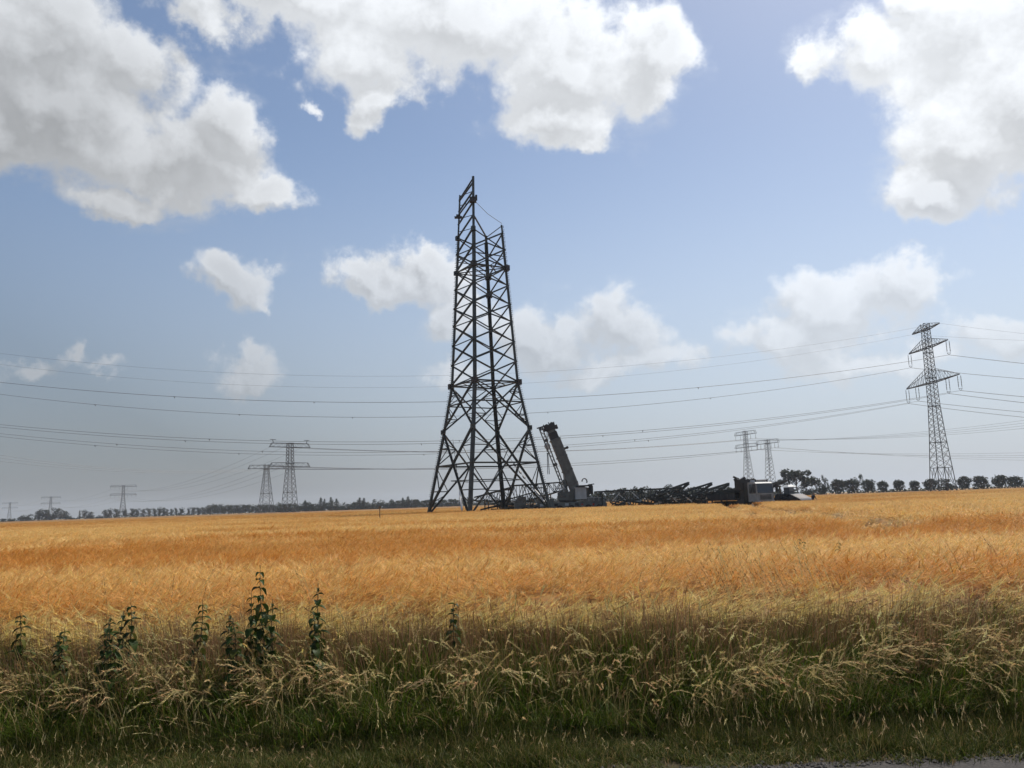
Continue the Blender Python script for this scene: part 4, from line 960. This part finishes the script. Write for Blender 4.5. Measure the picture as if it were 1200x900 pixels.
    a899 = pylon(p899.x, 405, rad(-66), [(0, 4.6), (23, 1.9), (29.2, 1.6)], [(27.0, 8.0, 1.8, ins(7.8, 3, 2.4), 'box')], 'pylon with a single crossarm right of the truck', None, 'old_steel', 18, .16, .09, True)
    p145 = at(145, 565, 830); p60 = at(60, 578, 1160); p12 = at(12, 585, 1450)
    mk = lambda p, Y, ang, lab: pylon(p.x, Y, rad(ang), [(0, 7), (22, 2.6), (33.5, 2.2)], [(23.5, 12.5, 1.6, ins(12.2, 3, 2.5), 'box'), (32.0, 12.5, 1.6, ins(12.2, 3, 2.5), 'box')], lab, 'far pylons of the line running left', 'far_steel', 16, .3, .16, True)
    a145 = mk(p145, 830, 20, 'nearest of the three far pylons on the left horizon, two crossarms'); a60 = mk(p60, 1160, 22, 'middle one of the three far pylons on the left horizon'); a12 = mk(p12, 1450, 22, 'farthest pylon at the left edge of the picture')
    def span(a, b, sag, lab, g, r=.045, tw=0, n=40):
        mid = (a+b)/2-Vector((0, 0, sag)); wire((a, mid, b), lab, r, tw, (), n, g)
    def pairs(A1, A2):
        k1 = sorted(A1, key=lambda k: (k[0], k[1])); k2 = sorted(A2, key=lambda k: (k[0], k[1])); return list(zip(k1, k2)) if len(k1) == len(k2) else [(k1[int(i*len(k1)/len(k2))], q) for i, q in enumerate(k2)]
    for i, (k, q) in enumerate(pairs(a340, a873)): span(a340[k], a873[q], 4.5, ('lower' if k[0] == 0 else 'upper')+' far conductor behind the new tower, '+ordinal(i % 6+1)+' on its crossarm', 'far conductors in the middle')
    for i, (k, q) in enumerate(pairs(a312, a899)): span(a312[k], a899[q], 3.6, ordinal(i+1)+' low far conductor from the shorter left pylon to the single-arm pylon', 'low far conductors in the middle')
    for i, (k, q) in enumerate(pairs(a340, a145)):
        if i % 2 == 0: span(a340[k], a145[q], 9, ordinal(i//2+1)+' conductor sloping from the left pylon pair down to the far pylons', 'conductors to the far pylons')
    for i, (k, q) in enumerate(pairs(a145, a60)):
        if i % 3 == 0: span(a145[k], a60[q], 6, ordinal(i//3+1)+' conductor between the nearest and the middle far pylon', 'conductors between the far pylons', .06)
    for i, (k, q) in enumerate(pairs(a60, a12)):
        if i % 3 == 0: span(a60[k], a12[q], 5, ordinal(i//3+1)+' conductor between the middle and the farthest pylon', 'conductors at the left edge', .07)
    for i, (k, v) in enumerate(((k, v) for k, v in sorted(a873.items()) if k[0] == 1)):
        E_ = at(1400, 461+i*5, 330); span(v, E_, 5, ordinal(i+1)+' conductor running right from the two-armed pylon behind the truck', 'conductors running right behind the tall pylon')
    for i, (k, v) in enumerate(((k, v) for k, v in sorted(a899.items()) if i_even(k[1]))):
        E_ = at(1450, 517+i*6, 420); span(v, E_, 4, ordinal(i+1)+' faint low conductor running right from the single-arm pylon', 'faint low conductors on the right')
    for i, (k, v) in enumerate(sorted(a312.items())):
        if i % 2: E_ = at(-120, 508+i*3, 300); span(v, E_, 5.5, ordinal(i//2+1)+' faint conductor running left from the shorter left pylon', 'faint low conductors on the left')
def i_even(x): return abs(x) > 5

# ------------------------------------------------------------------ crane
def basis(Y, u, v=590): p = at(u, v, Y); return Vector((p.x, Y, 0))
def wheel(parent, c, r, w, axis='Y'):
    h = w/2; o = MB().lathe([(r*.55, -h), (r*.93, -h), (r, -h*.7), (r, h*.7), (r*.93, h), (r*.55, h)], c, axis, 18).build('wheel', M['tyre'], parent)
    MB().lathe([(0, -h*.5), (r*.25, -h*.8), (r*.3, -h*.45), (r*.56, -h*.6), (r*.56, h*.6), (r*.3, h*.45), (0, h*.5)], c, axis, 12).build('rim', M['crane_light'], o)
def crane():
    Y = 114.0; c = basis(Y, 658); root = empty('mobile_crane', c, rad(3), 'grey mobile crane with its thick telescopic boom raised beside the tower', 'crane')
    PX = Y/F                                                  # metres per photo pixel here
    b = MB(); b.prism([(-5.9, .75), (6.2, .75), (6.2, 1.35), (5.0, 1.55), (2.9, 1.62), (-3.4, 1.62), (-3.6, 1.45), (-5.9, 1.45)], -1.25, 1.25); b.build('chassis', M['crane_grey'], root)
    b = MB(); b.prism([(-6.6, .8), (-5.0, .8), (-5.0, 2.6), (-6.1, 2.6), (-6.6, 1.75)], -1.25, 1.25); cb = b.build('driving_cab', M['crane_grey'], root)
    b = MB(); b.prism([(-6.62, 1.78), (-6.14, 2.5), (-5.2, 2.5), (-5.2, 1.78)], -1.27, 1.27); b.build('window', M['glass'], cb)
    for x in (-5.2, -3.6, -.4, 1.2, 3.6, 5.2):
        for y in (-1.05, 1.05): wheel(root, (x, y, .62), .62, .42)
    for x in (-2.1, 2.4):                                      # outriggers
        b = MB(); b.box((x, 0, .95), (.45, 6.8, .38)); b.box((x, -3.4, .5), (.3, .3, 1.0)); b.box((x, 3.4, .5), (.3, .3, 1.0)); b.box((x, -3.4, .06), (.8, .8, .1)); b.box((x, 3.4, .06), (.8, .8, .1)); b.build('outrigger', M['crane_grey'], root)
    for x, w, z, h in ((-3.0, 1.2, 1.9, .55), (-1.6, .9, 1.85, .5), (4.2, 2.6, 1.85, .65), (5.6, .9, 1.5, .8)):
        MB().box((x, -.9, z), (w, .8, h)).build('locker', M['crane_grey'], root)
    b = MB(); b.box((4.4, -1.3, 2.12), (3.4, .05, .06)); [b.bar((3+i*.7, -1.3, 1.6), (3+i*.7, -1.3, 2.12), .05) for i in range(5)]; b.build('railing', M['crane_light'], root)
    for x in (2.75, 4.3): MB().box((x, -1.3, 1.2), (.28, .1, .28)).build('lamp', M['red'], root)
    for i, x in enumerate((-4.3, -2.9, -.9, .6, 2.0)): MB().box((x, -1.28, 1.3), (.5, .08, .34)).build('side_panel', M['crane_light'] if i % 2 else M['crane_black'], root)
    # turning part
    up = MB(); up.lathe([(0, 1.62), (1.2, 1.62), (1.2, 1.85), (0, 1.85)], (.9, 0, 0), 'Z', 20); up.build('turntable', M['crane_black'], root)
    b = MB(); b.prism([(-.5, 1.85), (3.6, 1.85), (3.9, 2.3), (3.9, 3.5), (2.6, 3.85), (1.7, 3.3), (.6, 2.9), (-.5, 2.4)], -.75, .75); b.build('superstructure', M['crane_grey'], root)
    b = MB(); b.box((2.6, -1.15, 2.75), (1.55, .7, 1.35)); b.box((2.6, -1.15, 3.5), (1.7, .8, .14)); b.box((2.6, -1.15, 2.02), (1.6, .74, .12)); b.build('counterweight', M['crane_light'], root)
    MB().box((3.2, -1.2, 3.78), (2.0, 1.0, .2)).build('winch_deck', M['crane_black'], root); MB().box((4.1, -.9, 3.2), (.5, .9, 1.2)).build('winch', M['crane_black'], root)
    MB().bar((3.7, -.9, 3.9), (4.6, -.9, 4.0), .14).build('arm', M['crane_black'], root)
    b = MB(); [b.tube([(3.35+.35*math.cos(t), -.4+k*.3, 4.4+.42*math.sin(t)) for t in [i*PI/6-.5 for i in range(8)]], .07, 5) for k in range(2)]; b.build('hose_loop', M['crane_black'], root)
    b = MB(); b.prism([(-.6, 1.9), (.9, 1.9), (.9, 3.3), (.2, 3.5), (-.6, 2.9)], -1.35, -.8); cab = b.build('operator_cab', M['crane_grey'], root)
    MB().prism([(-.56, 2.3), (.5, 2.3), (.5, 3.2), (.15, 3.35), (-.56, 2.85)], -1.38, -1.30).build('window', M['glass'], cab)
    MB().box((.25, -1.4, 3.45), (.1, .1, .9)).build('marker', M['crane_light'], root); MB().box((-.3, -1.3, 3.55), (1.4, .1, .14)).build('rail', M['crane_light'], root)
    # boom
    f0 = at(672.5, 571, Y)-c; h0 = at(645, 502, Y)-c; f0.y = h0.y = 0; f0 = Vector(f0); h0 = Vector(h0); d = (h0-f0).normalized(); n = Vector((d.z, 0, -d.x)); L = (h0-f0).length
    q = Matrix((n, Vector((0, 1, 0)), d)).transposed()
    def box_along(s0, s1, w, dy, off=0): b = MB(); b.box(f0+d*(s0+s1)/2+n*off, (w, dy, s1-s0), q); return b
    bm = box_along(-1.1, L*.82, 1.34, 1.05); 
    bm.box(f0+d*(L*.4)+n*.70, (.10, .75, L*.78), q)
    b1 = bm.build('boom', M['crane_grey'], root)
    # a lighter edge plate, collars and bolts give the boom its shape
    for s in (0.05, .27, .5, .79): box_along(L*s, L*s+.22, 1.56, 1.16).build('collar', M['crane_grey'], b1)
    box_along(L*.02, L*.8, .16, 1.12, .66).build('stiffener', M['crane_edge'], b1)
    box_along(L*.82, L*.93, 1.24, .92).build('inner_boom', M['crane_black'], root); box_along(L*.93, L, 1.08, .8).build('inner_boom', M['crane_grey'], root)
    hb = MB(); hb.box(h0+d*.05, (1.35, .9, .7), q); hb.box(h0-n*.75+d*.05, (.7, .7, .45), q); hb.box(h0+n*.85-d*.1, (.35, .5, .6), q)
    for i, (a_, s_) in enumerate(((-.8, .9), (-.35, .75), (0, 1.0), (.35, .85), (.72, .65))): hb.bar(h0+n*a_+d*.3, h0+n*(a_+.05)+d*(.35+s_*.55), .13)
    hb.build('boom_head', M['crane_black'], root)
    for o_ in (-.45, .35): hd = MB().lathe([(0, -.35), (.4, -.35), (.28, -.1), (.28, .1), (.4, .35), (0, .35)], h0+n*o_+d*.35, 'Y', 14).build('sheave', M['crane_black'], root)
    pm = f0+d*(L*.62)+n*.95; b = MB(); b.box(pm, (.5, .5, .3), q); b.lathe([(0, -.2), (.2, -.2), (.2, .2), (0, .2)], pm+n*.25, 'Y', 10); b.build('roller', M['crane_black'], root)
    # folded lattice jib along the left side of the boom
    j0 = at(662, 578, Y)-c; j1 = at(632.5, 502, Y)-c; j0.y = j1.y = -.5; e = (j1-j0).normalized(); m_ = Vector((e.z, 0, -e.x)); jl = (j1-j0).length
    j = MB()
    for o_ in (-.16, .3):
        for y in (-.25, .25): j.bar(j0+m_*o_*.6+Vector((0, y, 0)), j1+m_*o_+Vector((0, y, 0)), .10)
    j.build('jib_chords', M['crane_grey'], root)
    nj = 17
    for y in (-.25, .25):
        for i in range(nj):
            s0, s1 = -.16, .3
            if i % 2: s0, s1 = s1, s0
            a0, a1 = j0+e*jl*i/nj+m_*s0*.9+Vector((0, y, 0)), j0+e*jl*(i+1)/nj+m_*s1*.9+Vector((0, y, 0))
            link('jib_brace', UNIT['bright_bar'], root, bar_matrix(a0, a1, .075))
    for s in (.43, .98, .8): MB().box(j0+e*jl*s+m_*.1, (.6, .55, .38), q).build('bracket', M['crane_black'], root)
    MB().bar(j1-m_*.45+e*.1, j1+m_*1.0+e*.0, .17).build('jib_head', M['crane_black'], root)
    # luffing cylinder
    a, z = at(664, 583, Y)-c, at(660, 548, Y)-c; a.y = z.y = -.1; MB().tube([a, lerp(a, z, .6)], .28, 12).build('cylinder', M['crane_grey'], root); MB().tube([lerp(a, z, .6), z], .16, 10).build('piston_rod', M['bright_bar'], root)
    # hook
    hk = at(640.8, 523, Y)-c; hp = at(641, 505, Y)-c; hk.y = hp.y = -.6
    b = MB(); [b.tube([hp+Vector((o_, 0, 0)), hk+Vector((o_, 0, 0))], .025, 4) for o_ in (-.1, 0, .1)]; b.build('hoist_rope', M['crane_black'], root)
    hb = MB().lathe([(0, -.14), (.34, -.14), (.42, -.05), (.42, .05), (.34, .14), (0, .14)], hk, 'Y', 16); hb.box(hk+Vector((0, 0, -.45)), (.34, .22, .4)); o = hb.build('hook_block', M['crane_light'], root)
    b = MB(); b.tube([hk+Vector((0, 0, -.6)), hk+Vector((.0, 0, -.8)), hk+Vector((.14, 0, -.95)), hk+Vector((.05, 0, -1.12)), hk+Vector((-.12, 0, -1.0))], .06, 6); b.build('hook', M['crane_black'], o)
    lo = at(641.5, 556, Y)-c; lo.y = -.6; b = MB(); b.tube([hk+Vector((-.05, 0, -1.0)), lo], .05, 5); b.tube([hk+Vector((.05, 0, -1.0)), lo+Vector((.22, 0, 0))], .05, 5); b.build('sling', M['crane_black'], root)

# ------------------------------------------------------------------ lattice pieces on the ground
def ground_arm(Y, base_uv, tip_uv, wb, hb, label, depth=0.0, m='tower_steel', group='lattice crossarm pieces lying on the ground', n=6, blunt=.12, legs=True, bright=2, seed=0):
    """pointed crossarm lying on trestles: four chords running together at the tip"""
    b0 = at(*base_uv, Y); t0 = at(*tip_uv, Y+depth); base = Vector((b0.x, Y, 0)); root = empty('lattice_crossarm', base, 0, label, 'lattice crossarm', group)
    B = Vector((0, 0, b0.z)); T = Vector((t0.x-b0.x, depth, t0.z)); side = Vector((-(T-B).y, (T-B).x, 0)).normalized()
    cor = [(s*wb/2, h) for s in (-1, 1) for h in (0, -hb)]; r = random.Random(seed)
    def C(i, f): s, h = cor[i]; k = 1-(1-blunt)*f; return lerp(B, T, f)+side*s*k+Vector((0, 0, h*k))
    for i in range(4): brace(root, C(i, 0), C(i, 1), .17, 'chord', m)
    for i, j in ((0, 1), (2, 3), (0, 2), (1, 3)):
        for k in range(n):
            a, c = (i, j) if k % 2 == 0 else (j, i)
            brace(root, C(a, k/n), C(c, (k+1)/n), .10, 'brace', m); brace(root, C(i, k/n), C(j, k/n), .08, 'strut', m)
    if legs:
        for f in (.03, .35, .68):
            p = (C(1, f)+C(3, f))/2
            if p.z > .5: b = MB(); b.bar(p+side*.9, Vector((p.x, p.y, 0))+side*1.1, .16); b.bar(p-side*.9, Vector((p.x, p.y, 0))-side*1.1, .16); b.bar(p-side*1.1, p+side*1.1, .2); b.build('trestle', M['wood'], root)
    for k in range(bright):
        f = r.uniform(.1, .8); p = lerp(B, T, f)-side*(.4 if side.y > 0 else -.4)*2; L = r.uniform(1.2, 2.2)
        brace(root, Vector((p.x, p.y-.3, max(.9, p.z-.2))), Vector((p.x+L*.8, p.y-.7, max(.05, p.z-L*.85))), .12, 'loose_bar', 'bright_bar')  # pale bars carry the sunlit faces of the lattice members as colour
    return root
def ground_steel():
    # big trussed crossarm behind the new tower
    Y = 124.0
    ground_arm(Y, (600, 571.5), (556, 583), 2.4, 2.1, 'long lattice crossarm lying behind the legs of the new tower, left half', 1.5, n=7, blunt=.25, bright=2, seed=1)
    ground_arm(Y+1, (600, 569.5), (664, 565), 2.4, 3.0, 'long lattice crossarm lying behind the legs of the new tower, right half', -2.0, n=9, blunt=.35, bright=1, seed=2)
    ground_arm(Y-4, (626, 577), (576, 591), 1.6, 1.2, 'small lattice piece lying low between the tower feet', 0, n=6, blunt=.4, bright=3, seed=7, group='low steel between the tower feet')
    # three pointed crossarms with their tips raised to the right
    ground_arm(104, (766, 581), (807, 565.5), 2.0, 1.6, 'leftmost pointed crossarm lying with its tip raised to the right', 2, bright=1, seed=3)
    ground_arm(102, (782, 583), (834, 566), 2.0, 1.7, 'middle pointed crossarm lying with its tip raised to the right', 2, bright=1, seed=4)
    ground_arm(100, (806, 582), (854, 566.5), 2.0, 1.5, 'rightmost pointed crossarm with raised tip beside the truck bed', 2, bright=1, seed=5)
    ground_arm(101, (870, 576), (922, 562.5), 1.5, 1.0, 'slim pointed crossarm sticking out behind the truck cab', 6, bright=0, seed=6)
    # long low section with an open end frame
    Y = 112; ox = at(698, 580, Y).x; root = empty('lattice_section', (ox, Y, 0), 0, 'long low lattice section with an open end frame right of the crane', 'lattice section')
    L = at(800, 575, Y).x-ox; h = 2.85; r = random.Random(3)
    for y in (0, 2.2):
        brace(root, (0, y, h), (L, y, h+.15), .2, 'chord'); brace(root, (3.2 if y else 1.0, y, .35), (L, y, .3), .2, 'chord')
        brace(root, (.9, y, .2), (.9, y, h), .16, 'post'); brace(root, (0, y, h), (1.4, y, 1.7), .12)
        k = 2.6; i = 0
        while k < L-.2:
            nx = min(k+1.25, L); brace(root, (k, y, h if i % 2 else .35), (nx, y, .35 if i % 2 else h), .13); brace(root, (nx, y, .35), (nx, y, h), .1, 'post'); k = nx; i += 1
    k = 1.0
    while k < L: brace(root, (k, 0, h), (k+.9, 2.2, h), .1, 'strut'); brace(root, (k, 0, .4), (k+.9, 2.2, .4), .1, 'strut'); k += 1.25
    MB().box((2.4, 1, .18), (6.4, 1.2, .3)).build('skid', M['crane_black'], root)
    for x, dx, z in ((3.2, 1.6, 2.4), (5.0, 2.0, 2.6), (8.1, 1.4, 1.8), (10.0, 1.2, 1.6)):
        brace(root, (x, -.3, z), (x+dx, -.9, max(.1, z-dx*1.0)), .12, 'loose_bar', 'bright_bar')  # pale colour stands for sun on the members of this section
    brace(root, (2.0, -.3, 1.3), (3.3, -.5, 2.6), .12, 'loose_bar', 'bright_bar')
    # piles of loose dark steel bars, one pile an object
    def heap(u0, u1, Y, H, n, lab, seed, name='steel_pile'):
        r = random.Random(seed); a, z = at(u0, 585, Y).x, at(u1, 585, Y).x; rt = empty(name, ((a+z)/2, Y, 0), 0, lab, 'steel pile', 'piles of loose steel on the ground'); w = z-a
        for i in range(n):
            x = r.uniform(-w/2, w/2); l = r.uniform(1.2, 3.8); t = r.uniform(-.5, .5); zz = r.uniform(.1, H)
            brace(rt, (x-l/2, r.uniform(-1.2, 1.2), max(.06, zz-t)), (x+l/2, r.uniform(-1.2, 1.2), max(.06, zz+t)), r.uniform(.12, .24), 'loose_bar', 'bright_bar' if r.random() < .12 else 'tower_steel')  # a few bars take the pale colour that paints sunlit steel
    heap(722, 770, 108, 1.7, 34, 'pile of loose dark steel bars right of the crane', 1); heap(768, 836, 104, 1.9, 60, 'wide pile of dark steel bars under the pointed crossarms', 2)
    heap(577, 634, 118, 1.3, 34, 'low pile of steel bars between the feet of the new tower', 3)

# ------------------------------------------------------------------ truck, car, person, post
def truck():
    Y = 93.0; c = basis(Y, 890, 580); root = empty('flatbed_truck', c, rad(21), 'flatbed truck with white cab and dark folded loader crane', 'truck')
    # local: front towards -Y, x across
    b = MB(); b.prism([(-1.22, 1.0), (1.22, 1.0), (1.22, 2.0), (-1.22, 2.0)], -1.0, 1.15)
    cabm = MB()
    cabm.v, cabm.f = [], []
    prof = [(-1.05, .95), (-1.12, 1.95), (-.95, 3.0), (-.75, 3.15), (.55, 3.15), (.55, .95)]      # y,z outline of the cab
    cabm.add([(-1.14, y, z) for y, z in prof]+[(1.14, y, z) for y, z in prof], [tuple(range(6)), tuple(range(11, 5, -1))]+[(i, i+6, (i+1) % 6+6, (i+1) % 6) for i in range(6)])
    cab = cabm.build('cab', M['white'], root)
    w = MB(); w.add([(-1.1, -1.145, 1.90), (1.1, -1.145, 1.90), (1.07, -.970, 2.97), (-1.07, -.970, 2.97)], [(0, 1, 2, 3)]); w.add([(-1.1, -1.10, 2.02), (1.1, -1.10, 2.02), (1.05, -.95, 2.92), (-1.05, -.95, 2.92)], [(3, 2, 1, 0)]); w.build('windscreen', M['glass'], cab)
    for s in (-1, 1):
        MB().box((s*1.145, -.25, 2.42), (.03, 1.15, 1.05)).build('side_window', M['glass'], cab)
        o = MB().bar((s*1.2, -1.0, 2.9), (s*1.55, -1.15, 2.9), .06); o.box((s*1.55, -1.15, 2.45), (.3, .14, .95)); o.build('mirror', M['truck_dark'], cab)
        MB().box((s*.95, -1.13, .95), (.34, .08, .2)).build('headlight', M['bright_bar'], root)
        MB().box((s*1.235, .2, 1.6), (.02, .1, .04)).build('door_handle', M['truck_dark'], cab)
    for i in range(4): MB().box((0, -1.12, 1.25+i*.14), (1.5, .06, .07)).build('grille_slat', M['truck_dark'], cab)
    MB().box((0, -1.16, .72), (2.46, .3, .42)).build('bumper', M['truck_dark'], root)
    b = MB(); b.prism([(-1.0, 3.15), (1.0, 3.15), (.85, 3.42), (-.85, 3.42)], -.5, .3); b.build('roof_spoiler', M['white'], cab)
    for x in (-.8, .8): MB().lathe([(0, 3.15), (.09, 3.15), (.09, 3.4), (.05, 3.46), (0, 3.46)], (x, -.5, 0), 'Z', 10).build('beacon', M['truck_dark'], cab)
    MB().box((0, 4.6, .95), (.9, 7.4, .3)).build('chassis', M['truck_dark'], root)
    MB().box((0, 5.7, 1.25), (2.5, 5.6, .18)).build('load_bed', M['truck_dark'], root)
    for s in (-1, 1):
        for i in range(4): MB().box((s*1.24, 3.6+i*1.4, 1.62), (.06, 1.34, .56)).build('side_board', M['truck_dark'], root)
    MB().box((0, 8.5, 1.62), (2.5, .06, .56)).build('tail_board', M['truck_dark'], root)
    for y in (-.1, 6.0, 7.35):
        for x in (-1.0, 1.0): wheel(root, (x, y, .52), .52, .32, 'X')
    for x in (-1.25, 1.25): MB().box((x*.93, 1.9, .95), (.2, 1.3, .6)).build('fuel_tank', M['truck_dark'], root)
    # folded loader crane behind the cab
    ld = MB(); ld.box((0, 1.7, 2.1), (2.2, .9, 2.1)); ld.box((-.9, 1.9, 2.9), (1.3, 1.0, 1.2)); ld.box((-.1, 2.0, 3.2), (1.9, .9, .7)); ld.bar((-1.0, 1.9, 2.6), (-1.4, 2.4, 3.7), .42); ld.bar((-.6, 2.0, 3.1), (.9, 2.0, 3.5), .36); ld.bar((.9, 2.0, 3.4), (.6, 2.2, 1.6), .34); ld.bar((-1.2, 2.2, 3.3), (-.2, 2.2, 3.75), .3)
    ld.bar((-.9, 2.4, 3.6), (-1.5, 2.6, 3.9), .2); ld.tube([(.2, 1.5, 2.2), (.5, 1.5, 3.2), (-.3, 1.6, 3.55)], .12, 8); ld.build('loader_crane', M['load'], root)
    MB().bar((-1.45, 2.5, 2.9), (-.9, 2.3, 2.5), .14).build('stabiliser_bar', M['bright_bar'], root)
    r = random.Random(2)
    ld = empty('steel_load', c+Matrix.Rotation(rad(21), 3, 'Z') @ Vector((0, 5.7, 1.34)), rad(21), 'stack of dark steel sections lying on the truck bed', 'steel load')
    for i in range(46):
        x, z = r.uniform(-1.1, 1.1), .12+r.random()*(1.0); brace(ld, (x, r.uniform(-2.8, -1.9), z), (x+r.uniform(-.1, .1), r.uniform(1.4, 2.9), max(.1, z-r.uniform(0, .4))), r.uniform(.14, .3), 'steel_bar')
    for y in (-2.2, 0, 2.0): MB().box((0, y, .08), (2.2, .14, .12)).build('timber', M['wood'], ld)
def car():
    Y = 95.0; c = basis(Y, 929, 578); root = empty('parked_van', c, rad(24), 'low dark van with a pale sloping front and a white-roofed box on top', 'van')
    prof = [(-2.2, .45), (-2.2, .95), (-2.0, 1.12), (-.6, 1.66), (-.2, 1.72), (1.9, 1.70), (2.2, 1.2), (2.2, .45)]   # y,z
    n = len(prof); b = MB(); b.add([(-.92, y, z) for y, z in prof]+[(.92, y, z) for y, z in prof], [tuple(range(n)), tuple(range(2*n-1, n-1, -1))]+[(i, i+n, (i+1) % n+n, (i+1) % n) for i in range(n)])
    bd = b.build('body', M['car'], root)
    w = MB(); w.add([(-.84, -1.90, 1.18), (.84, -1.90, 1.18), (.80, -.68, 1.65), (-.80, -.68, 1.65)], [(0, 1, 2, 3)]); w.add([(-.84, -1.88, 1.15), (.84, -1.88, 1.15), (.80, -.66, 1.62), (-.80, -.66, 1.62)], [(3, 2, 1, 0)]); w.build('windscreen', M['pink_pale'], bd)
    for s in (-1, 1):
        MB().box((s*.925, .5, 1.45), (.02, 1.6, .36)).build('side_window', M['glass'], bd); MB().box((s*.7, -2.21, .85), (.3, .04, .16)).build('headlight', M['bright_bar'], root); MB().box((s*1.05, -1.2, 1.25), (.16, .1, .16)).build('mirror', M['car'], root)
        for y in (-1.4, 1.35): wheel(root, (s*.82, y, .34), .34, .22, 'X')
    MB().box((0, -2.22, .6), (1.7, .1, .22)).build('bumper', M['truck_dark'], root)
    bx = MB(); bx.box((-.1, .5, 2.1), (.72, .9, .76)); o = bx.build('roof_box', M['far_steel'], root)
    MB().add([(-.75, -.15, 2.53), (.55, -.15, 2.53), (.55, 1.15, 2.53), (-.75, 1.15, 2.53), (-.4, .2, 2.76), (.2, .2, 2.76), (.2, .8, 2.76), (-.4, .8, 2.76)], [(3, 2, 1, 0), (4, 5, 6, 7), (0, 1, 5, 4), (1, 2, 6, 5), (2, 3, 7, 6), (3, 0, 4, 7)]).build('roof_cover', M['white'], root)
    for i in range(3): MB().box((-.1, .045, 2.12+i*.12), (.6, .02, .05)).build('louvre', M['crane_light'], o)
def person():
    Y = 93.0; c = basis(Y, 952, 578); root = empty('person', c, rad(20), 'person in dark work clothes standing in the barley right of the van', 'person')
    J = {'pel': (0, 0, .93, .14), 'sp': (0, -.04, 1.12, .13), 'ch': (0, -.10, 1.34, .165), 'nk': (0, -.16, 1.50, .06),
         'hl': (-.10, 0, .88, .10), 'kl': (-.12, -.03, .48, .068), 'al': (-.12, .02, .09, .045), 'tl': (-.13, -.14, .04, .04), 'hr': (.10, 0, .88, .10), 'kr': (.13, -.05, .48, .068), 'ar': (.14, .03, .09, .045), 'tr': (.15, -.13, .04, .04),
         'sl': (-.19, -.11, 1.42, .075), 'el': (-.27, -.14, 1.14, .05), 'wl': (-.20, -.34, 1.0, .035), 'sr': (.19, -.11, 1.42, .075), 'er': (.27, -.12, 1.14, .05), 'wr': (.22, -.32, .98, .035)}
    ks = list(J); E = [('pel', 'sp'), ('sp', 'ch'), ('ch', 'nk'), ('pel', 'hl'), ('hl', 'kl'), ('kl', 'al'), ('al', 'tl'), ('pel', 'hr'), ('hr', 'kr'), ('kr', 'ar'), ('ar', 'tr'), ('ch', 'sl'), ('sl', 'el'), ('el', 'wl'), ('ch', 'sr'), ('sr', 'er'), ('er', 'wr')]
    def skin(name, J, E, m, parent, first):
        ks = list(J); me = bpy.data.meshes.new(name); me.from_pydata([J[k][:3] for k in ks], [(ks.index(a), ks.index(b)) for a, b in E], []); me.materials.append(m)
        o = link(name, me, parent); md = o.modifiers.new('skin', 'SKIN')
        for i, k in enumerate(ks): v = me.skin_vertices[0].data[i]; v.radius = (J[k][3], J[k][3]*.85); v.use_root = (k == first)
        s = o.modifiers.new('sub', 'SUBSURF'); s.levels = s.render_levels = 2; return o
    skin('body', J, E, M['cloth'], root, 'pel')
    for s in (-1, 1):
        wx = .21*s; H = {'p0': (wx, -.34, .99, .022), 'p1': (wx, -.40, .95, .026)}; HE = [('p0', 'p1')]
        for i in range(4): H['f%d' % i] = (wx+(i-1.5)*.019, -.45, .92-.004*i, .009); H['g%d' % i] = (wx+(i-1.5)*.021, -.465-.004*(i % 2), .875, .008); HE += [('p1', 'f%d' % i), ('f%d' % i, 'g%d' % i)]
        H['t'] = (wx-s*.04, -.41, .93, .009); HE.append(('p0', 't')); skin('hand', H, HE, M['skin'], root, 'p0')
    hd = MB().lathe([(.001, -.13), (.045, -.12), (.065, -.07), (.078, 0), (.08, .05), (.062, .10), (.03, .125), (.001, .13)], (0, -.19, 1.63), 'Z', 14); hd.box((0, -.275, 1.62), (.022, .03, .04)); hd.box((-.083, -.19, 1.63), (.015, .035, .055)); hd.box((.083, -.19, 1.63), (.015, .035, .055)); h = hd.build('head', M['skin'], root)
    for x in (-.03, .03): MB().box((x, -.264, 1.645), (.018, .01, .01)).build('eye', M['hair'], h)
    MB().box((0, -.262, 1.575), (.04, .01, .008)).build('mouth', M['plate_steel'], h)
    MB().lathe([(.086, .02), (.088, .06), (.07, .115), (.03, .14), (.001, .145)], (0, -.18, 1.63), 'Z', 14).build('hair', M['hair'], h)
def post():
    p = at(445, 593, 62); root = empty('marker_post', (p.x, 62, 0), 0, 'small thin wooden stake standing in the field left of the tower', 'post')
    MB().bar((0, 0, 0), (0, 0, p.z), .06).build('stake', M['wood'], root); MB().box((0, -.05, p.z-.1), (.26, .03, .08)).build('crosspiece', M['wood'], root)

def haze():
    b = MB(); b.box((0, 1540, 27.5), (6300, 3900, 57)); o = b.build('haze', None, kind='stuff')
    m = bpy.data.materials.new('pale_air'); m.use_nodes = True; N, L = m.node_tree.nodes, m.node_tree.links; N.clear()
    v = N.new('ShaderNodeVolumePrincipled'); v.inputs['Color'].default_value = (.70, .80, .95, 1); v.inputs['Density'].default_value = HAZE; v.inputs['Anisotropy'].default_value = .2
    out = N.new('ShaderNodeOutputMaterial'); L.new(v.outputs[0], out.inputs['Volume']); o.data.materials.append(m)

gravel(); barley(); verge(); weeds(); trees()
new_tower(); grid(); crane(); ground_steel(); truck(); car(); person(); post(); haze()
